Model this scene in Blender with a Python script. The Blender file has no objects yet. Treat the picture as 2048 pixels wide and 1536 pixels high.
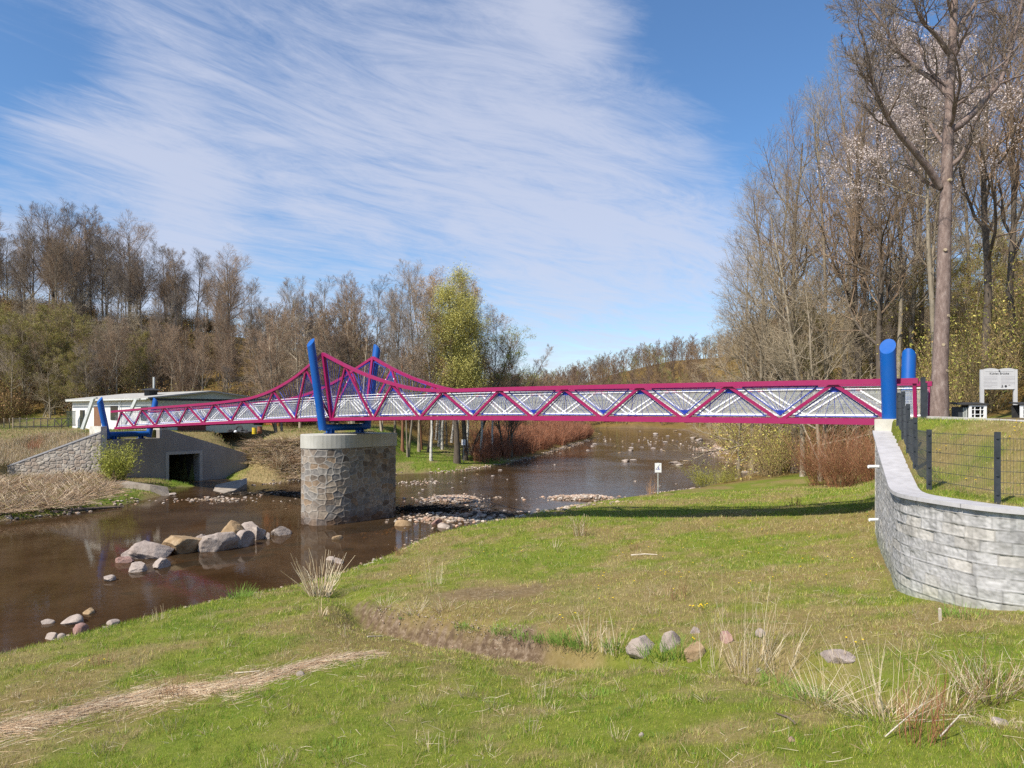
import bpy, math, random
import numpy as np
from mathutils import Vector, Matrix
R = math.radians
SC = bpy.context.scene
F0 = 1400.0; CX = 1024.0; HY = 822.0; CH = 6.2      # focal length, centre column, horizon row and eye height used to measure the place

# ------------------------------------------------------------------ camera, sky, sun
cam = bpy.data.cameras.new('camera'); camo = bpy.data.objects.new('camera', cam)
SC.collection.objects.link(camo); SC.camera = camo
cam.sensor_width = 36; cam.lens = 36 * F0 / 2048; cam.shift_y = (HY - 768) / 2048
cam.clip_start = .1; cam.clip_end = 4000
camo.location = (0, 0, CH); camo.rotation_euler = (R(90), 0, 0)
SUN_EL = 46.0; SUN_AZ = 226.0
sdir = Vector((math.sin(R(SUN_AZ)) * math.cos(R(SUN_EL)), math.cos(R(SUN_AZ)) * math.cos(R(SUN_EL)), math.sin(R(SUN_EL))))
sl = bpy.data.lights.new('sun', 'SUN'); slo = bpy.data.objects.new('sun', sl); SC.collection.objects.link(slo)
sl.energy = 5.0; sl.angle = R(.5); sl.color = (1, .925, .80)
slo.rotation_euler = sdir.to_track_quat('Z', 'Y').to_euler(); slo.location = (0, 0, 60)
SC.view_settings.view_transform = 'Standard'; SC.view_settings.look = 'None'
SC.view_settings.gamma = 1; SC.view_settings.exposure = 0.45
SC.cycles.max_bounces = 6; SC.cycles.transparent_max_bounces = 10; SC.cycles.diffuse_bounces = 3
SC.cycles.use_denoising = False
SC.cycles.sample_clamp_indirect = 4

W = bpy.data.worlds.new('World'); SC.world = W; W.use_nodes = True
nt = W.node_tree; nt.nodes.clear()
def N(t, typ, **k):
    n = t.nodes.new(typ)
    for a, v in k.items():
        if a in n.bl_rna.properties: setattr(n, a, v)
    return n
def setin(n, d):
    for k, v in d.items(): n.inputs[k].default_value = v
    return n
def sky_setup():
    L = nt.links.new
    out = N(nt, 'ShaderNodeOutputWorld'); bg = N(nt, 'ShaderNodeBackground')
    sky = N(nt, 'ShaderNodeTexSky', sky_type='NISHITA', sun_disc=False, sun_elevation=R(SUN_EL), sun_rotation=R(SUN_AZ))
    sky.air_density = 1.0; sky.dust_density = .3; sky.ozone_density = 4.0; sky.altitude = 300
    bg.inputs[1].default_value = .084
    tc = N(nt, 'ShaderNodeTexCoord'); sx = N(nt, 'ShaderNodeSeparateXYZ'); L(tc.outputs['Generated'], sx.inputs[0])
    def M(op, a, b=None, c=None, clamp=False):
        m = N(nt, 'ShaderNodeMath', operation=op, use_clamp=clamp)
        for i, v in enumerate((a, b, c)):
            if v is None: continue
            if hasattr(v, 'is_linked') or hasattr(v, 'links'): L(v, m.inputs[i])
            else: m.inputs[i].default_value = v
        return m.outputs[0]
    z = M('MAXIMUM', sx.outputs[2], .02); z = M('ADD', z, .10)
    px = M('DIVIDE', sx.outputs[0], z); py = M('DIVIDE', sx.outputs[1], z)
    th = R(50)                                           # heading of the cirrus bands
    u = M('ADD', M('MULTIPLY', px, math.sin(th)), M('MULTIPLY', py, math.cos(th)))
    v = M('SUBTRACT', M('MULTIPLY', px, math.cos(th)), M('MULTIPLY', py, math.sin(th)))
    def noise(su, sv, off, det, rough, dist=0.):
        cb = N(nt, 'ShaderNodeCombineXYZ'); L(M('MULTIPLY', u, su), cb.inputs[0]); L(M('MULTIPLY', v, sv), cb.inputs[1]); cb.inputs[2].default_value = off
        n = N(nt, 'ShaderNodeTexNoise'); L(cb.outputs[0], n.inputs['Vector'])
        setin(n, {'Scale': 1., 'Detail': det, 'Roughness': rough, 'Distortion': dist}); return n.outputs[0]
    wp = noise(.35, .6, 12.3, 2, .5); v = M('ADD', v, M('MULTIPLY', wp, 1.1))
    big = noise(.22, .75, 3.4, 4, .55, .4); mid = noise(.95, 2.2, 7.7, 8, .66, 1.3); fine = noise(2.6, 8.5, 1.1, 11, .74, 1.2)
    c = M('ADD', M('MULTIPLY', big, .60), M('ADD', M('MULTIPLY', mid, 1.0), M('MULTIPLY', fine, .78)))
    # broad clear and cloudy regions of this sky, by direction
    def blob(ax, el, ra, re, amt):
        d = Vector((math.sin(R(ax)) * math.cos(R(el)), math.cos(R(ax)) * math.cos(R(el)), math.sin(R(el))))
        dp = N(nt, 'ShaderNodeVectorMath', operation='DOT_PRODUCT'); L(tc.outputs['Generated'], dp.inputs[0]); dp.inputs[1].default_value = d
        mr = N(nt, 'ShaderNodeMapRange', interpolation_type='SMOOTHERSTEP'); L(dp.outputs['Value'], mr.inputs[0])
        setin(mr, {1: math.cos(R(ra)), 2: math.cos(R(re)), 3: 0., 4: amt}); return mr.outputs[0]
    for b in ((29, 34, 25, 3, -.66), (16, 38, 12, 2, -.15), (-34, 18, 9, 2, -.22), (-37, 25, 8, 1, -.25), (-30, 13.5, 11, 2, .34), (-31, 24, 9, 2, .15), (-4, 13, 30, 4, .30), (6, 18, 14, 3, .12), (-14, 33, 12, 3, -.16), (-30, 9, 12, 2, .12), (6, 31, 6, 1, .2)):
        c = M('ADD', c, blob(*b))
    mr = N(nt, 'ShaderNodeMapRange', interpolation_type='SMOOTHSTEP'); L(c, mr.inputs[0]); setin(mr, {1: 1.02, 2: 1.78, 3: .05, 4: .76})
    # cloud light: brighter, slightly lilac white scaled to the sky's own brightness
    hz = N(nt, 'ShaderNodeMapRange'); L(sx.outputs[2], hz.inputs[0]); setin(hz, {1: .0, 2: .22, 3: .42, 4: .0})
    dens = M('MAXIMUM', mr.outputs[0], hz.outputs[0])
    hs = N(nt, 'ShaderNodeHueSaturation'); hs.inputs['Saturation'].default_value = 1.18; hs.inputs['Value'].default_value = 1.45; L(sky.outputs[0], hs.inputs['Color'])
    mix = N(nt, 'ShaderNodeMix', data_type='RGBA'); L(dens, mix.inputs['Factor'])
    L(hs.outputs[0], mix.inputs[6]); mix.inputs[7].default_value = (5.9, 6.2, 7.4, 1)
    L(mix.outputs[2], bg.inputs[0]); L(bg.outputs[0], out.inputs[0])
sky_setup()

# ------------------------------------------------------------------ object helpers
def tag(o, label=None, cat=None, group=None, kind=None):
    if label: o['label'] = label
    if cat: o['category'] = cat
    if group: o['group'] = group
    if kind: o['kind'] = kind
    return o
def empty(name, loc=(0, 0, 0), label=None, cat=None, group=None, rz=0.):
    o = bpy.data.objects.new(name, None); SC.collection.objects.link(o)
    o.location = loc; o.rotation_euler = (0, 0, rz); o.empty_display_size = .2
    return tag(o, label, cat, group)
class MB:
    """collects vertices and faces, builds ONE mesh object"""
    def __init__(s): s.V = []; s.L = []; s.S = []; s.n = 0; s.C = []; s.UV = None; s.M = []
    def add(s, V, F, col=None, mi=0):
        V = np.asarray(V, float).reshape(-1, 3); F = np.asarray(F, int)
        s.V.append(V); s.L.append((F + s.n).ravel()); s.S.append(np.full(len(F), F.shape[1], int)); s.M.append(np.full(len(F), mi, int))
        c = np.ones((len(V), 4)); 
        if col is not None: c[:, :3] = col
        s.C.append(c); s.n += len(V)
    def build(s, name, mat=None, parent=None, smooth=False, loc=None, sharp=None, me_only=False):
        me = bpy.data.meshes.new(name)
        V = np.concatenate(s.V) if s.V else np.zeros((0, 3))
        L = np.concatenate(s.L); S = np.concatenate(s.S)
        if loc is not None: V = V - np.asarray(loc)
        me.vertices.add(len(V)); me.vertices.foreach_set('co', V.ravel())
        me.loops.add(len(L)); me.loops.foreach_set('vertex_index', L)
        me.polygons.add(len(S)); st = np.concatenate([[0], np.cumsum(S)[:-1]])
        me.polygons.foreach_set('loop_start', st)
        try: me.polygons.foreach_set('loop_total', S)
        except Exception: pass
        me.polygons.foreach_set('material_index', np.concatenate(s.M))
        me.polygons.foreach_set('use_smooth', np.full(len(S), smooth))
        C = np.concatenate(s.C)
        if (C != 1).any():
            ca = me.color_attributes.new('zone', 'FLOAT_COLOR', 'POINT'); ca.data.foreach_set('color', C.ravel())
        if s.UV is not None:
            uv = me.uv_layers.new(name='UVMap'); uv.data.foreach_set('uv', s.UV[L].ravel())
        me.update(calc_edges=True); me.validate()
        if smooth and sharp: me.set_sharp_from_angle(angle=R(sharp))
        for m in (mat if isinstance(mat, (list, tuple)) else [mat]):
            if m: me.materials.append(m)
        if me_only: return me
        o = bpy.data.objects.new(name, me); SC.collection.objects.link(o)
        if loc is not None and parent is None: o.location = loc
        if parent is not None: o.parent = parent
        return o
    # shapes
    def box(s, c, h, rz=0., col=None, M3=None):
        P = np.array([[x, y, z] for x in (-1, 1) for y in (-1, 1) for z in (-1, 1)], float) * np.asarray(h)
        if M3 is not None: P = P @ np.asarray(M3).T
        elif rz: cz, sz = math.cos(rz), math.sin(rz); P = P @ np.array([[cz, sz, 0], [-sz, cz, 0], [0, 0, 1]])
        s.add(P + np.asarray(c), [[0, 1, 3, 2], [4, 6, 7, 5], [0, 4, 5, 1], [2, 3, 7, 6], [0, 2, 6, 4], [1, 5, 7, 3]], col)
    def bar(s, p, q, w, h, up=(0, 0, 1), col=None):
        """rectangular bar from p to q: w across, h along up"""
        p = np.asarray(p, float); q = np.asarray(q, float); d = q - p; L = np.linalg.norm(d); d = d / L
        x = np.cross(d, up); x /= max(np.linalg.norm(x), 1e-9); y = np.cross(x, d)
        s.box((p + q) / 2, (L / 2, w / 2, h / 2), M3=np.stack([d, x, y], 1), col=col)
    def tube(s, pts, r, n=8, cap=True, col=None):
        pts = np.asarray(pts, float); K = len(pts); r = np.broadcast_to(np.asarray(r, float), (K,))
        V, F = sweep(pts[None], r[None], n)
        s.add(V, F, col)
        if cap:
            b = s.n - K * n
            s.L.append(np.arange(b, b + n)[::-1].copy()); s.S.append(np.array([n])); s.M.append(np.array([0]))
            s.L.append(np.arange(s.n - n, s.n)); s.S.append(np.array([n])); s.M.append(np.array([0]))
    def lathe(s, prof, c, n=20):
        prof = np.asarray(prof, float); a = np.linspace(0, 2 * np.pi, n, endpoint=False)
        V = np.stack([np.outer(prof[:, 0], np.cos(a)), np.outer(prof[:, 0], np.sin(a)), np.repeat(prof[:, 1:2], n, 1)], -1).reshape(-1, 3) + np.asarray(c)
        K = len(prof); i = np.arange(K - 1)[:, None] * n; j = np.arange(n)[None]; j2 = (j + 1) % n
        s.add(V, np.stack([i + j, i + j2, i + n + j2, i + n + j], -1).reshape(-1, 4))
def sweep(P, r, n):
    """P (B,K,3) polylines, r (B,K) radii -> tubes with n sides"""
    P = np.asarray(P, float); B, K, _ = P.shape
    T = np.empty_like(P); T[:, 1:-1] = P[:, 2:] - P[:, :-2]; T[:, 0] = P[:, 1] - P[:, 0]; T[:, -1] = P[:, -1] - P[:, -2]
    T /= np.linalg.norm(T, axis=2, keepdims=True) + 1e-9
    D = P[:, -1] - P[:, 0]; ax = np.argmin(np.abs(D), 1); ref = np.eye(3)[ax][:, None, :]
    X = np.cross(T, ref); X /= np.linalg.norm(X, axis=2, keepdims=True) + 1e-9; Y = np.cross(T, X)
    a = np.arange(n) * 2 * np.pi / n
    V = P[:, :, None] + r[:, :, None, None] * (X[:, :, None] * np.cos(a)[:, None] + Y[:, :, None] * np.sin(a)[:, None])
    b = np.arange(B)[:, None, None] * K * n; k = np.arange(K - 1)[None, :, None] * n; j = np.arange(n)[None, None]; j2 = (j + 1) % n
    return V.reshape(-1, 3), np.stack(np.broadcast_arrays(b + k + j, b + k + j2, b + k + n + j2, b + k + n + j), -1).reshape(-1, 4)
def copy_tree(o, parent=None):
    c = o.copy(); SC.collection.objects.link(c); c.parent = parent
    for ch in list(o.children): copy_tree(ch, c)
    return c
def P(px, py, Y):
    return np.array([(px - CX) / F0 * Y, Y, CH - (py - HY) / F0 * Y])
def G(px, py, z=0.):
    Y = F0 * (CH - z) / (py - HY); return np.array([(px - CX) / F0 * Y, Y, z])

# ------------------------------------------------------------------ value noise in numpy
_rng = np.random.RandomState(5); _T = _rng.rand(256, 256)
def vn(x, y, s=1., seed=0):
    x = np.asarray(x) / s + seed * 17.31; y = np.asarray(y) / s + seed * 9.77
    xi = np.floor(x).astype(int); yi = np.floor(y).astype(int); fx = x - xi; fy = y - yi
    fx = fx * fx * (3 - 2 * fx); fy = fy * fy * (3 - 2 * fy); g = lambda a, b: _T[a & 255, b & 255]
    return (g(xi, yi) * (1 - fx) + g(xi + 1, yi) * fx) * (1 - fy) + (g(xi, yi + 1) * (1 - fx) + g(xi + 1, yi + 1) * fx) * fy
def fbm(x, y, s=1., seed=0, o=4):
    t = 0.; a = .5; w = 0.
    for i in range(o): t = t + a * vn(x, y, s, seed + i); w += a; a *= .5; s /= 2.1
    return t / w
def sstep(x, a, b):
    t = np.clip((np.asarray(x, float) - a) / (b - a), 0, 1); return t * t * (3 - 2 * t)
def lerp(a, b, t): return a + (b - a) * t

# ------------------------------------------------------------------ materials
def mat(name, base=(.5, .5, .5), rough=.6, metal=0., spec=.5):
    m = bpy.data.materials.new(name); m.use_nodes = True; b = m.node_tree.nodes['Principled BSDF']
    b.inputs['Base Color'].default_value = (*base, 1); b.inputs['Roughness'].default_value = rough
    b.inputs['Metallic'].default_value = metal; b.inputs['Specular IOR Level'].default_value = spec
    return m, m.node_tree, b
def nnoise(t, scale, det=4, rough=.6, coord='Object', mapping=None, dist=0.):
    tc = N(t, 'ShaderNodeTexCoord'); n = N(t, 'ShaderNodeTexNoise'); setin(n, {'Scale': scale, 'Detail': det, 'Roughness': rough, 'Distortion': dist})
    if mapping:
        mp = N(t, 'ShaderNodeMapping'); mp.inputs['Scale'].default_value = mapping; t.links.new(tc.outputs[coord], mp.inputs[0]); t.links.new(mp.outputs[0], n.inputs['Vector'])
    else: t.links.new(tc.outputs[coord], n.inputs['Vector'])
    return n.outputs[0]
def ramp(t, fac, stops, interp='LINEAR'):
    r = N(t, 'ShaderNodeValToRGB'); r.color_ramp.interpolation = interp
    while len(r.color_ramp.elements) < len(stops): r.color_ramp.elements.new(.5)
    for e, (p, c) in zip(r.color_ramp.elements, stops): e.position = p; e.color = (*c, 1) if len(c) == 3 else c
    t.links.new(fac, r.inputs[0]); return r.outputs[0]
def mixc(t, fac, a, b, mode='MIX'):
    m = N(t, 'ShaderNodeMix', data_type='RGBA', blend_type=mode)
    for sock, v in ((m.inputs[0], fac), (m.inputs[6], a), (m.inputs[7], b)):
        if hasattr(v, 'links'): t.links.new(v, sock)
        elif isinstance(v, (int, float)): sock.default_value = v
        else: sock.default_value = (*v, 1)
    return m.outputs[2]
def maprange(t, v, a, b, c=0., d=1., smooth=False):
    m = N(t, 'ShaderNodeMapRange'); 
    if smooth: m.interpolation_type = 'SMOOTHSTEP'
    t.links.new(v, m.inputs[0]); setin(m, {1: a, 2: b, 3: c, 4: d}); return m.outputs[0]
def bump(t, b, h, strength=.4, dist=.02):
    n = N(t, 'ShaderNodeBump'); setin(n, {'Strength': strength, 'Distance': dist}); t.links.new(h, n.inputs['Height']); t.links.new(n.outputs[0], b.inputs['Normal'])
def noisy(name, stops, scale=3., rough=.8, bs=.3, bd=.02, det=6, coord='Object', mapping=None, bscale=None, rand=0., spec=.3, trans=0.):
    m, t, b = mat(name, rough=rough, spec=spec)
    c = ramp(t, nnoise(t, scale, det, .65, coord, mapping), stops)
    if rand:
        oi = N(t, 'ShaderNodeObjectInfo'); hs = N(t, 'ShaderNodeHueSaturation'); t.links.new(c, hs.inputs['Color'])
        t.links.new(maprange(t, oi.outputs['Random'], 0, 1, 1 - rand, 1 + rand), hs.inputs['Value']); c = hs.outputs[0]
    t.links.new(c, b.inputs['Base Color'])
    if bs: bump(t, b, nnoise(t, bscale or scale * 3, 6, .7, coord, mapping), bs, bd)
    return m
def vcol_mat(name, rough=.85, trans=.0, spec=.2):
    m, t, b = mat(name, rough=rough, spec=spec)
    a = N(t, 'ShaderNodeAttribute'); a.attribute_name = 'zone'; t.links.new(a.outputs['Color'], b.inputs['Base Color'])
    if trans:
        tr = N(t, 'ShaderNodeBsdfTranslucent'); t.links.new(a.outputs['Color'], tr.inputs[0]); mx = N(t, 'ShaderNodeMixShader'); mx.inputs[0].default_value = trans
        t.links.new(b.outputs[0], mx.inputs[1]); t.links.new(tr.outputs[0], mx.inputs[2]); t.links.new(mx.outputs[0], t.nodes['Material Output'].inputs[0])
    return m
def paint(name, c, rough=.35, var=.12):
    m, t, b = mat(name, c, rough)
    n = nnoise(t, 2.5, 5, .6)
    t.links.new(mixc(t, maprange(t, n, .3, .75, 0, var * 2), c, tuple(min(1, x * .75 + .015) for x in c)), b.inputs['Base Color'])
    t.links.new(maprange(t, n, .3, .7, rough - .06, rough + .12), b.inputs['Roughness'])
    return m
MAG = paint('magenta_paint', (.275, .004, .078), .45); MAGL = MAG
BLU = paint('blue_paint', (.0, .085, .36), .38); CAB = paint('cable_blue_paint', (.012, .04, .36), .4)
WHT = paint('white_paint', (.78, .79, .80), .4); GALV = noisy('galvanised_steel', [(.3, (.42, .44, .42)), (.7, (.60, .62, .59))], 6, .5, .0)
DARKSTEEL = noisy('dark_steel', [(.3, (.02, .02, .022)), (.7, (.05, .05, .052))], 6, .6, .0)
ANTH = noisy('anthracite_coat', [(.3, (.032, .038, .045)), (.7, (.055, .062, .072))], 6, .5, 0)
CONC = noisy('pale_concrete', [(.25, (.40, .38, .33)), (.55, (.52, .50, .44)), (.8, (.62, .60, .54))], 1.6, .85, .25, .01, bscale=30)
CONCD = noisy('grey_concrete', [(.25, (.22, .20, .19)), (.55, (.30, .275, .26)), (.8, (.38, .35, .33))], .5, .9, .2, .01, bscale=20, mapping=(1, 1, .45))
COPE = noisy('coping_stone', [(.25, (.33, .32, .32)), (.5, (.42, .41, .42)), (.8, (.50, .49, .50))], 4, .8, .35, .004, bscale=60)
BARK = noisy('bark_grey', [(.2, (.11, .09, .065)), (.5, (.25, .21, .155)), (.8, (.40, .345, .27))], 5, .9, .7, .03, mapping=(1, 1, .22), rand=.25)
BARKD = noisy('bark_dark', [(.2, (.045, .034, .026)), (.5, (.10, .08, .062)), (.8, (.17, .14, .11))], 5, .9, .7, .03, mapping=(1, 1, .22), rand=.25)
BIRCH = noisy('bark_birch', [(.36, (.04, .035, .03)), (.43, (.45, .43, .39)), (.7, (.66, .64, .60))], 3, .8, .3, .01, mapping=(1, 1, .9))
TWIG = noisy('twigs_grey', [(.3, (.17, .135, .105)), (.7, (.30, .24, .19))], .6, .9, 0, rand=.25)
TWIGR = noisy('twigs_reddish', [(.3, (.21, .145, .095)), (.7, (.33, .235, .16))], .6, .9, 0, rand=.22)
TWIGL = noisy('twigs_light', [(.3, (.24, .19, .13)), (.7, (.40, .33, .23))], .6, .9, 0, rand=.2)
VC = vcol_mat('plant_matter'); LEAF = vcol_mat('leaf_matter', .6, .22, .3)
# ------------------------------------------------------------------ the lie of the land
_near = [(-45, -12), (-27, 2), (-17.5, 12)] + [tuple(G(x, y)[:2]) for x, y in [(0, 1318), (120, 1287), (230, 1260), (340, 1230), (450, 1205), (560, 1185), (660, 1158), (720, 1138), (790, 1108), (850, 1078), (950, 1055), (1050, 1036), (1130, 1020), (1250, 1000), (1330, 992), (1400, 983), (1480, 962), (1525, 945), (1500, 932), (1440, 922), (1425, 900), (1432, 885), (1400, 872), (1378, 862), (1340, 857.5)]]
_far = [(-60, 28)] + [tuple(G(x, y)[:2]) for x, y in [(0, 1043), (150, 1026), (240, 1012), (325, 992), (345, 976), (415, 972), (500, 971), (600, 962), (700, 957), (810, 948), (900, 945), (1000, 930), (1080, 912), (1130, 896), (1185, 879), (1205, 868), (1195, 858), (1200, 855.5)]]
NEAR = np.array(_near); FAR = np.array(_far)
POLY = np.concatenate([NEAR, FAR[::-1]])
def pdist(x, y, L):
    d = np.full(np.shape(x), 1e9)
    for a, b in zip(L[:-1], L[1:]):
        e = b - a; t = np.clip(((x - a[0]) * e[0] + (y - a[1]) * e[1]) / (e @ e), 0, 1)
        d = np.minimum(d, np.hypot(x - a[0] - t * e[0], y - a[1] - t * e[1]))
    return d
def inpoly(x, y, L):
    c = np.zeros(np.shape(x), bool)
    for a, b in zip(L, np.roll(L, -1, 0)):
        if a[1] == b[1]: continue
        c ^= ((a[1] > y) != (b[1] > y)) & (x < (b[0] - a[0]) * (y - a[1]) / (b[1] - a[1]) + a[0])
    return c
# bridge line
BR0 = np.array([11.85, 22.]); BRD = np.array([-44.4, 35.]); BLEN = np.linalg.norm(BRD); UB = BRD / BLEN; NB = np.array([.619, .785])
def BP(j, n=0., z=0.):
    t = -.003 + .0622 * j; p = BR0 + BRD * t + NB * n; return np.array([p[0], p[1], z])
# right retaining wall, front line, from behind the bridge to beyond the frame
WALL = np.array([[13.6, 24.6], [11.15, 21.5], [9.5, 18.0], [8.6, 16.0], [7.85, 14.4], [7.66, 13.6], [7.96, 12.0], [8.49, 11.6], [11.8, 10.7], [16, 10.2]])
WTOP = np.array([5.6, 5.6, 5.13, 4.76, 4.57, 4.57, 4.58, 4.55, 4.5, 4.45])
UPB = np.array([[60, 140], [44, 95], [31, 62], [22.5, 44], [17, 33], [14.8, 27], [13.6, 24.6]])
UPPOLY = np.concatenate([UPB, WALL[1:], [[60, 9], [400, 0], [400, 140]]])
UPLINE = np.concatenate([UPB, WALL[1:]])
DITCH = np.array([G(640, 1185, .3)[:2], G(740, 1212, .9)[:2], G(880, 1240, 1.25)[:2], G(1010, 1256, 1.5)[:2], G(1110, 1275, 1.6)[:2], G(1300, 1318, 1.85)[:2], G(1500, 1352, 2.05)[:2], G(1700, 1405, 2.25)[:2], G(1950, 1450, 2.4)[:2], [7.5, 6.3]])
HB = np.array([[22, 8], [21, 26], [22.5, 38], [29, 50], [37, 68], [46, 88], [60, 125], [86, 190], [120, 300]])   # foot of the right hill
ABF = BP(16.03, -.55)[:2]          # near corner of the left abutment
def ab_local(x, y):
    dx = x - ABF[0]; dy = y - ABF[1]; return dx * NB[0] + dy * NB[1], dx * UB[0] + dy * UB[1]
def height(x, y, detail=True):
    x = np.asarray(x, float); y = np.asarray(y, float)
    dn = pdist(x, y, NEAR); df = pdist(x, y, FAR); ins = inpoly(x, y, POLY)
    # near (right) side
    zr = .28 * (1 - np.exp(-dn / .5)) + np.interp(dn, [0, 5, 10, 14, 17, 20, 24], [0, .55, 1.05, 1.5, 1.95, 2.5, 2.9])
    zr = np.minimum(zr, 3.0 + .02 * dn)
    zr = zr + (fbm(x, y, 6., 3) - .5) * .35 * sstep(dn, .5, 5)
    dd = pdist(x, y, DITCH); yl = np.interp(x, DITCH[:9, 0], DITCH[:9, 1]) + .35 * (fbm(x, y, .9, 51) - .5); zr = zr - .50 * sstep(x, -5.2, -3.9) * (1 - .75 * sstep(x, .6, 3.)) * (1 - sstep(x, 4, 6.5)) * (1 - sstep(y - yl, -.05, .42)) * np.exp(-(np.maximum(yl - y, 0) / 3.2) ** 2); zr = zr - .22 * np.exp(-(dd / .5) ** 2) * sstep(x, -7.5, -4) * sstep(dn, .3, 3)
    # photographer's bank
    zr = np.maximum(zr, 4.5 - .5 * np.hypot(x * .5, y + 1))
    # far right bank
    zr = np.where(y > 50, np.minimum(.3 + .13 * dn, 30), zr)
    # upper terrace behind the retaining wall
    inu = inpoly(x, y, UPPOLY); du = pdist(x, y, UPLINE); s = np.where(inu, du, -du)
    zu = 4.53 + np.maximum(sstep(y, 13.6, 21.0) * 1.06, sstep(x, 9.3, 11.7) * 1.4); zu = np.minimum(zu, 5.92)
    wl = pdist(x, y, WALL)
    hard = (wl < du + .01)
    m = np.where(hard & (y < 24.7), sstep(s, .20, .46), sstep(s, -1.2, 1.6 + np.clip(y - 24, 0, 4)))
    zr = lerp(zr, zu, m)
    # right hill
    hp = np.concatenate([HB, [[600, 300], [600, 8]]]); hin = inpoly(x, y, hp); hd = np.where(hin, pdist(x, y, HB), 0)
    zr = zr + np.minimum(.60 * hd * sstep(hd, 0, 8), lerp(34., 9., sstep(y, 75, 150)) + .01 * hd) + (fbm(x, y, 18, 9) - .5) * 2.4 * sstep(hd, 0, 12)
    # left side: three bank profiles by place
    za = np.interp(df, [0, .8, 3, 9, 12, 20, 27, 60], [0, .35, .5, 1.25, 2.0, 3.8, 4.3, 4.35])
    zb = np.interp(df, [0, 1, 2.5, 5.5, 8, 30, 60], [0, .25, 1.1, 3.3, 4.1, 4.3, 4.35])
    zc = np.interp(df, [0, 1, 3, 8, 20, 35, 60], [0, .3, .65, 1.5, 3.0, 3.8, 4.6])
    wb = sstep(x, -27, -23); wc = sstep(x, -15.5, -11)
    zl = lerp(lerp(za, zb, wb), zc, wc) + (fbm(x, y, 7., 4) - .5) * .4 * sstep(df, 2, 8)
    zlawn = 4.25 + 0 * y
    # left abutment: cut in front, filled behind
    l, sb = ab_local(x, y)
    cap = np.interp(l, [-9, -5, -1, 2.5, 4.6, 6, 9.5, 11, 12.5, 17], [9, 1.6, 1.0, .8, .2, -.35, -.35, .5, .9, 9])
    top = np.interp(l, [-9, -4, -.5, 5.0, 12.3, 15], [4.7, 4.7, 4.62, 4.56, 2.2, 4.5])
    fr = sstep(sb - 4.6 * ((l > 4.75) & (l < 7.9)), .72, 1.0)
    zfront = np.minimum(zl, cap); zback = np.where((sb < 9) & (l > -.4) & (l < 12.6), lerp(top - .06, zlawn, sstep(sb, 1.2, 7)), zl)
    zl = np.where((l > -9) & (l < 17) & (sb < 6) & (sb > -8), lerp(zfront, zback, fr), np.where((l > -.4) & (l < 12.6) & (sb >= 6) & (sb < 9), zback, zl))
    # fill behind the left wing wall
    gx, gy = ABF; wx = (x - (gx - 6.4)) / 6.4; wline = lerp(gy - 1.9, gy, wx); wtop = lerp(1.9, 4.5, np.clip(wx, 0, 1)); behind = y - wline
    zl = np.where((wx > -.02) & (wx < 1.04) & (sb > -5.), np.where(behind > .6, lerp(1.0, np.minimum(wtop - .08 + np.maximum(behind - 1, 0) * .4, 4.35), sstep(behind, .6, .9)), np.minimum(zl, lerp(1.2, .9, wx))), zl)
    # left wooded hill
    crest = np.interp(x, [-200, -100, -80, -47, -38, -26, -12, 0, 12, 30], [30, 26, 23.5, 19, 15.5, 9, 5.5, 4.0, 2.5, 2])
    zl = zl + (crest - 5) * (crest > 5) * sstep(y, 82 + .0 * x, 124) + (fbm(x, y, 16, 2) - .5) * 2.5 * sstep(y, 86, 100) * sstep(-x, -5, 20)
    zz = np.where(dn < df, zr, zl)
    zz = zz + sstep(y, 262, 400) * np.interp(x, [-80, 0, 30, 60, 90, 160], [5, 8, 14, 23, 30, 35])
    bed = -np.minimum(.10 + .16 * np.minimum(dn, df), .75) + (fbm(x, y, 2.2, 6) - .5) * .18
    z = np.where(ins, bed, zz + .02)
    # gravel bars
    for (px, py, rx, ry, h) in BARS:
        c = G(px, py); a = (x - c[0]) / rx; b = (y - c[1]) / ry; z = np.where(ins, np.maximum(z, -.6 + (h + .6) * np.exp(-(a * a + b * b) ** 2) + (fbm(x, y, 1.2, 8) - .5) * .14), z)
    if detail: z = z + (fbm(x, y, 1.1, 1) - .5) * .10 * (~ins) * sstep(np.minimum(dn, df), .2, 1.5) * (1 - m * (s < .8) * (s > -.2))
    return z
BARS = [(905, 1000, 2.6, 2.6, .20), (1165, 997, 3.2, 1.5, .18), (1000, 1030, 3.8, 1.2, .06), (880, 1040, 2.2, 1.3, .05), (430, 1000, 3.6, 1.2, .04), (1445, 905, 3.0, 12, .12), (560, 988, 3.0, .8, .10)]
def gz(x, y): return float(height(np.array([x]), np.array([y]))[0])
def GP(px, Y): 
    x = (px - CX) / F0 * Y; return np.array([x, Y, gz(x, Y)])
def ray_ground(px, py, y0=5., y1=200.):
    """where the sight line through a spot of the photograph meets the land"""
    Y = np.concatenate([np.linspace(y0, 60, 800), np.linspace(60, y1, 400)]); x = (px - CX) / F0 * Y; zr = CH - (py - HY) / F0 * Y; z = height(x, Y)
    i = np.argmax(z >= zr) if (z >= zr).any() else len(Y) - 1
    return np.array([x[i], Y[i], z[i]])

def axis(lo, hi, base, k, c=0.):
    a = [c]
    while a[-1] < hi: a.append(a[-1] + base + k * abs(a[-1] - c))
    b = [c]
    while b[-1] > lo: b.append(b[-1] - base - k * abs(b[-1] - c))
    return np.array(b[::-1][:-1] + a)
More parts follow.
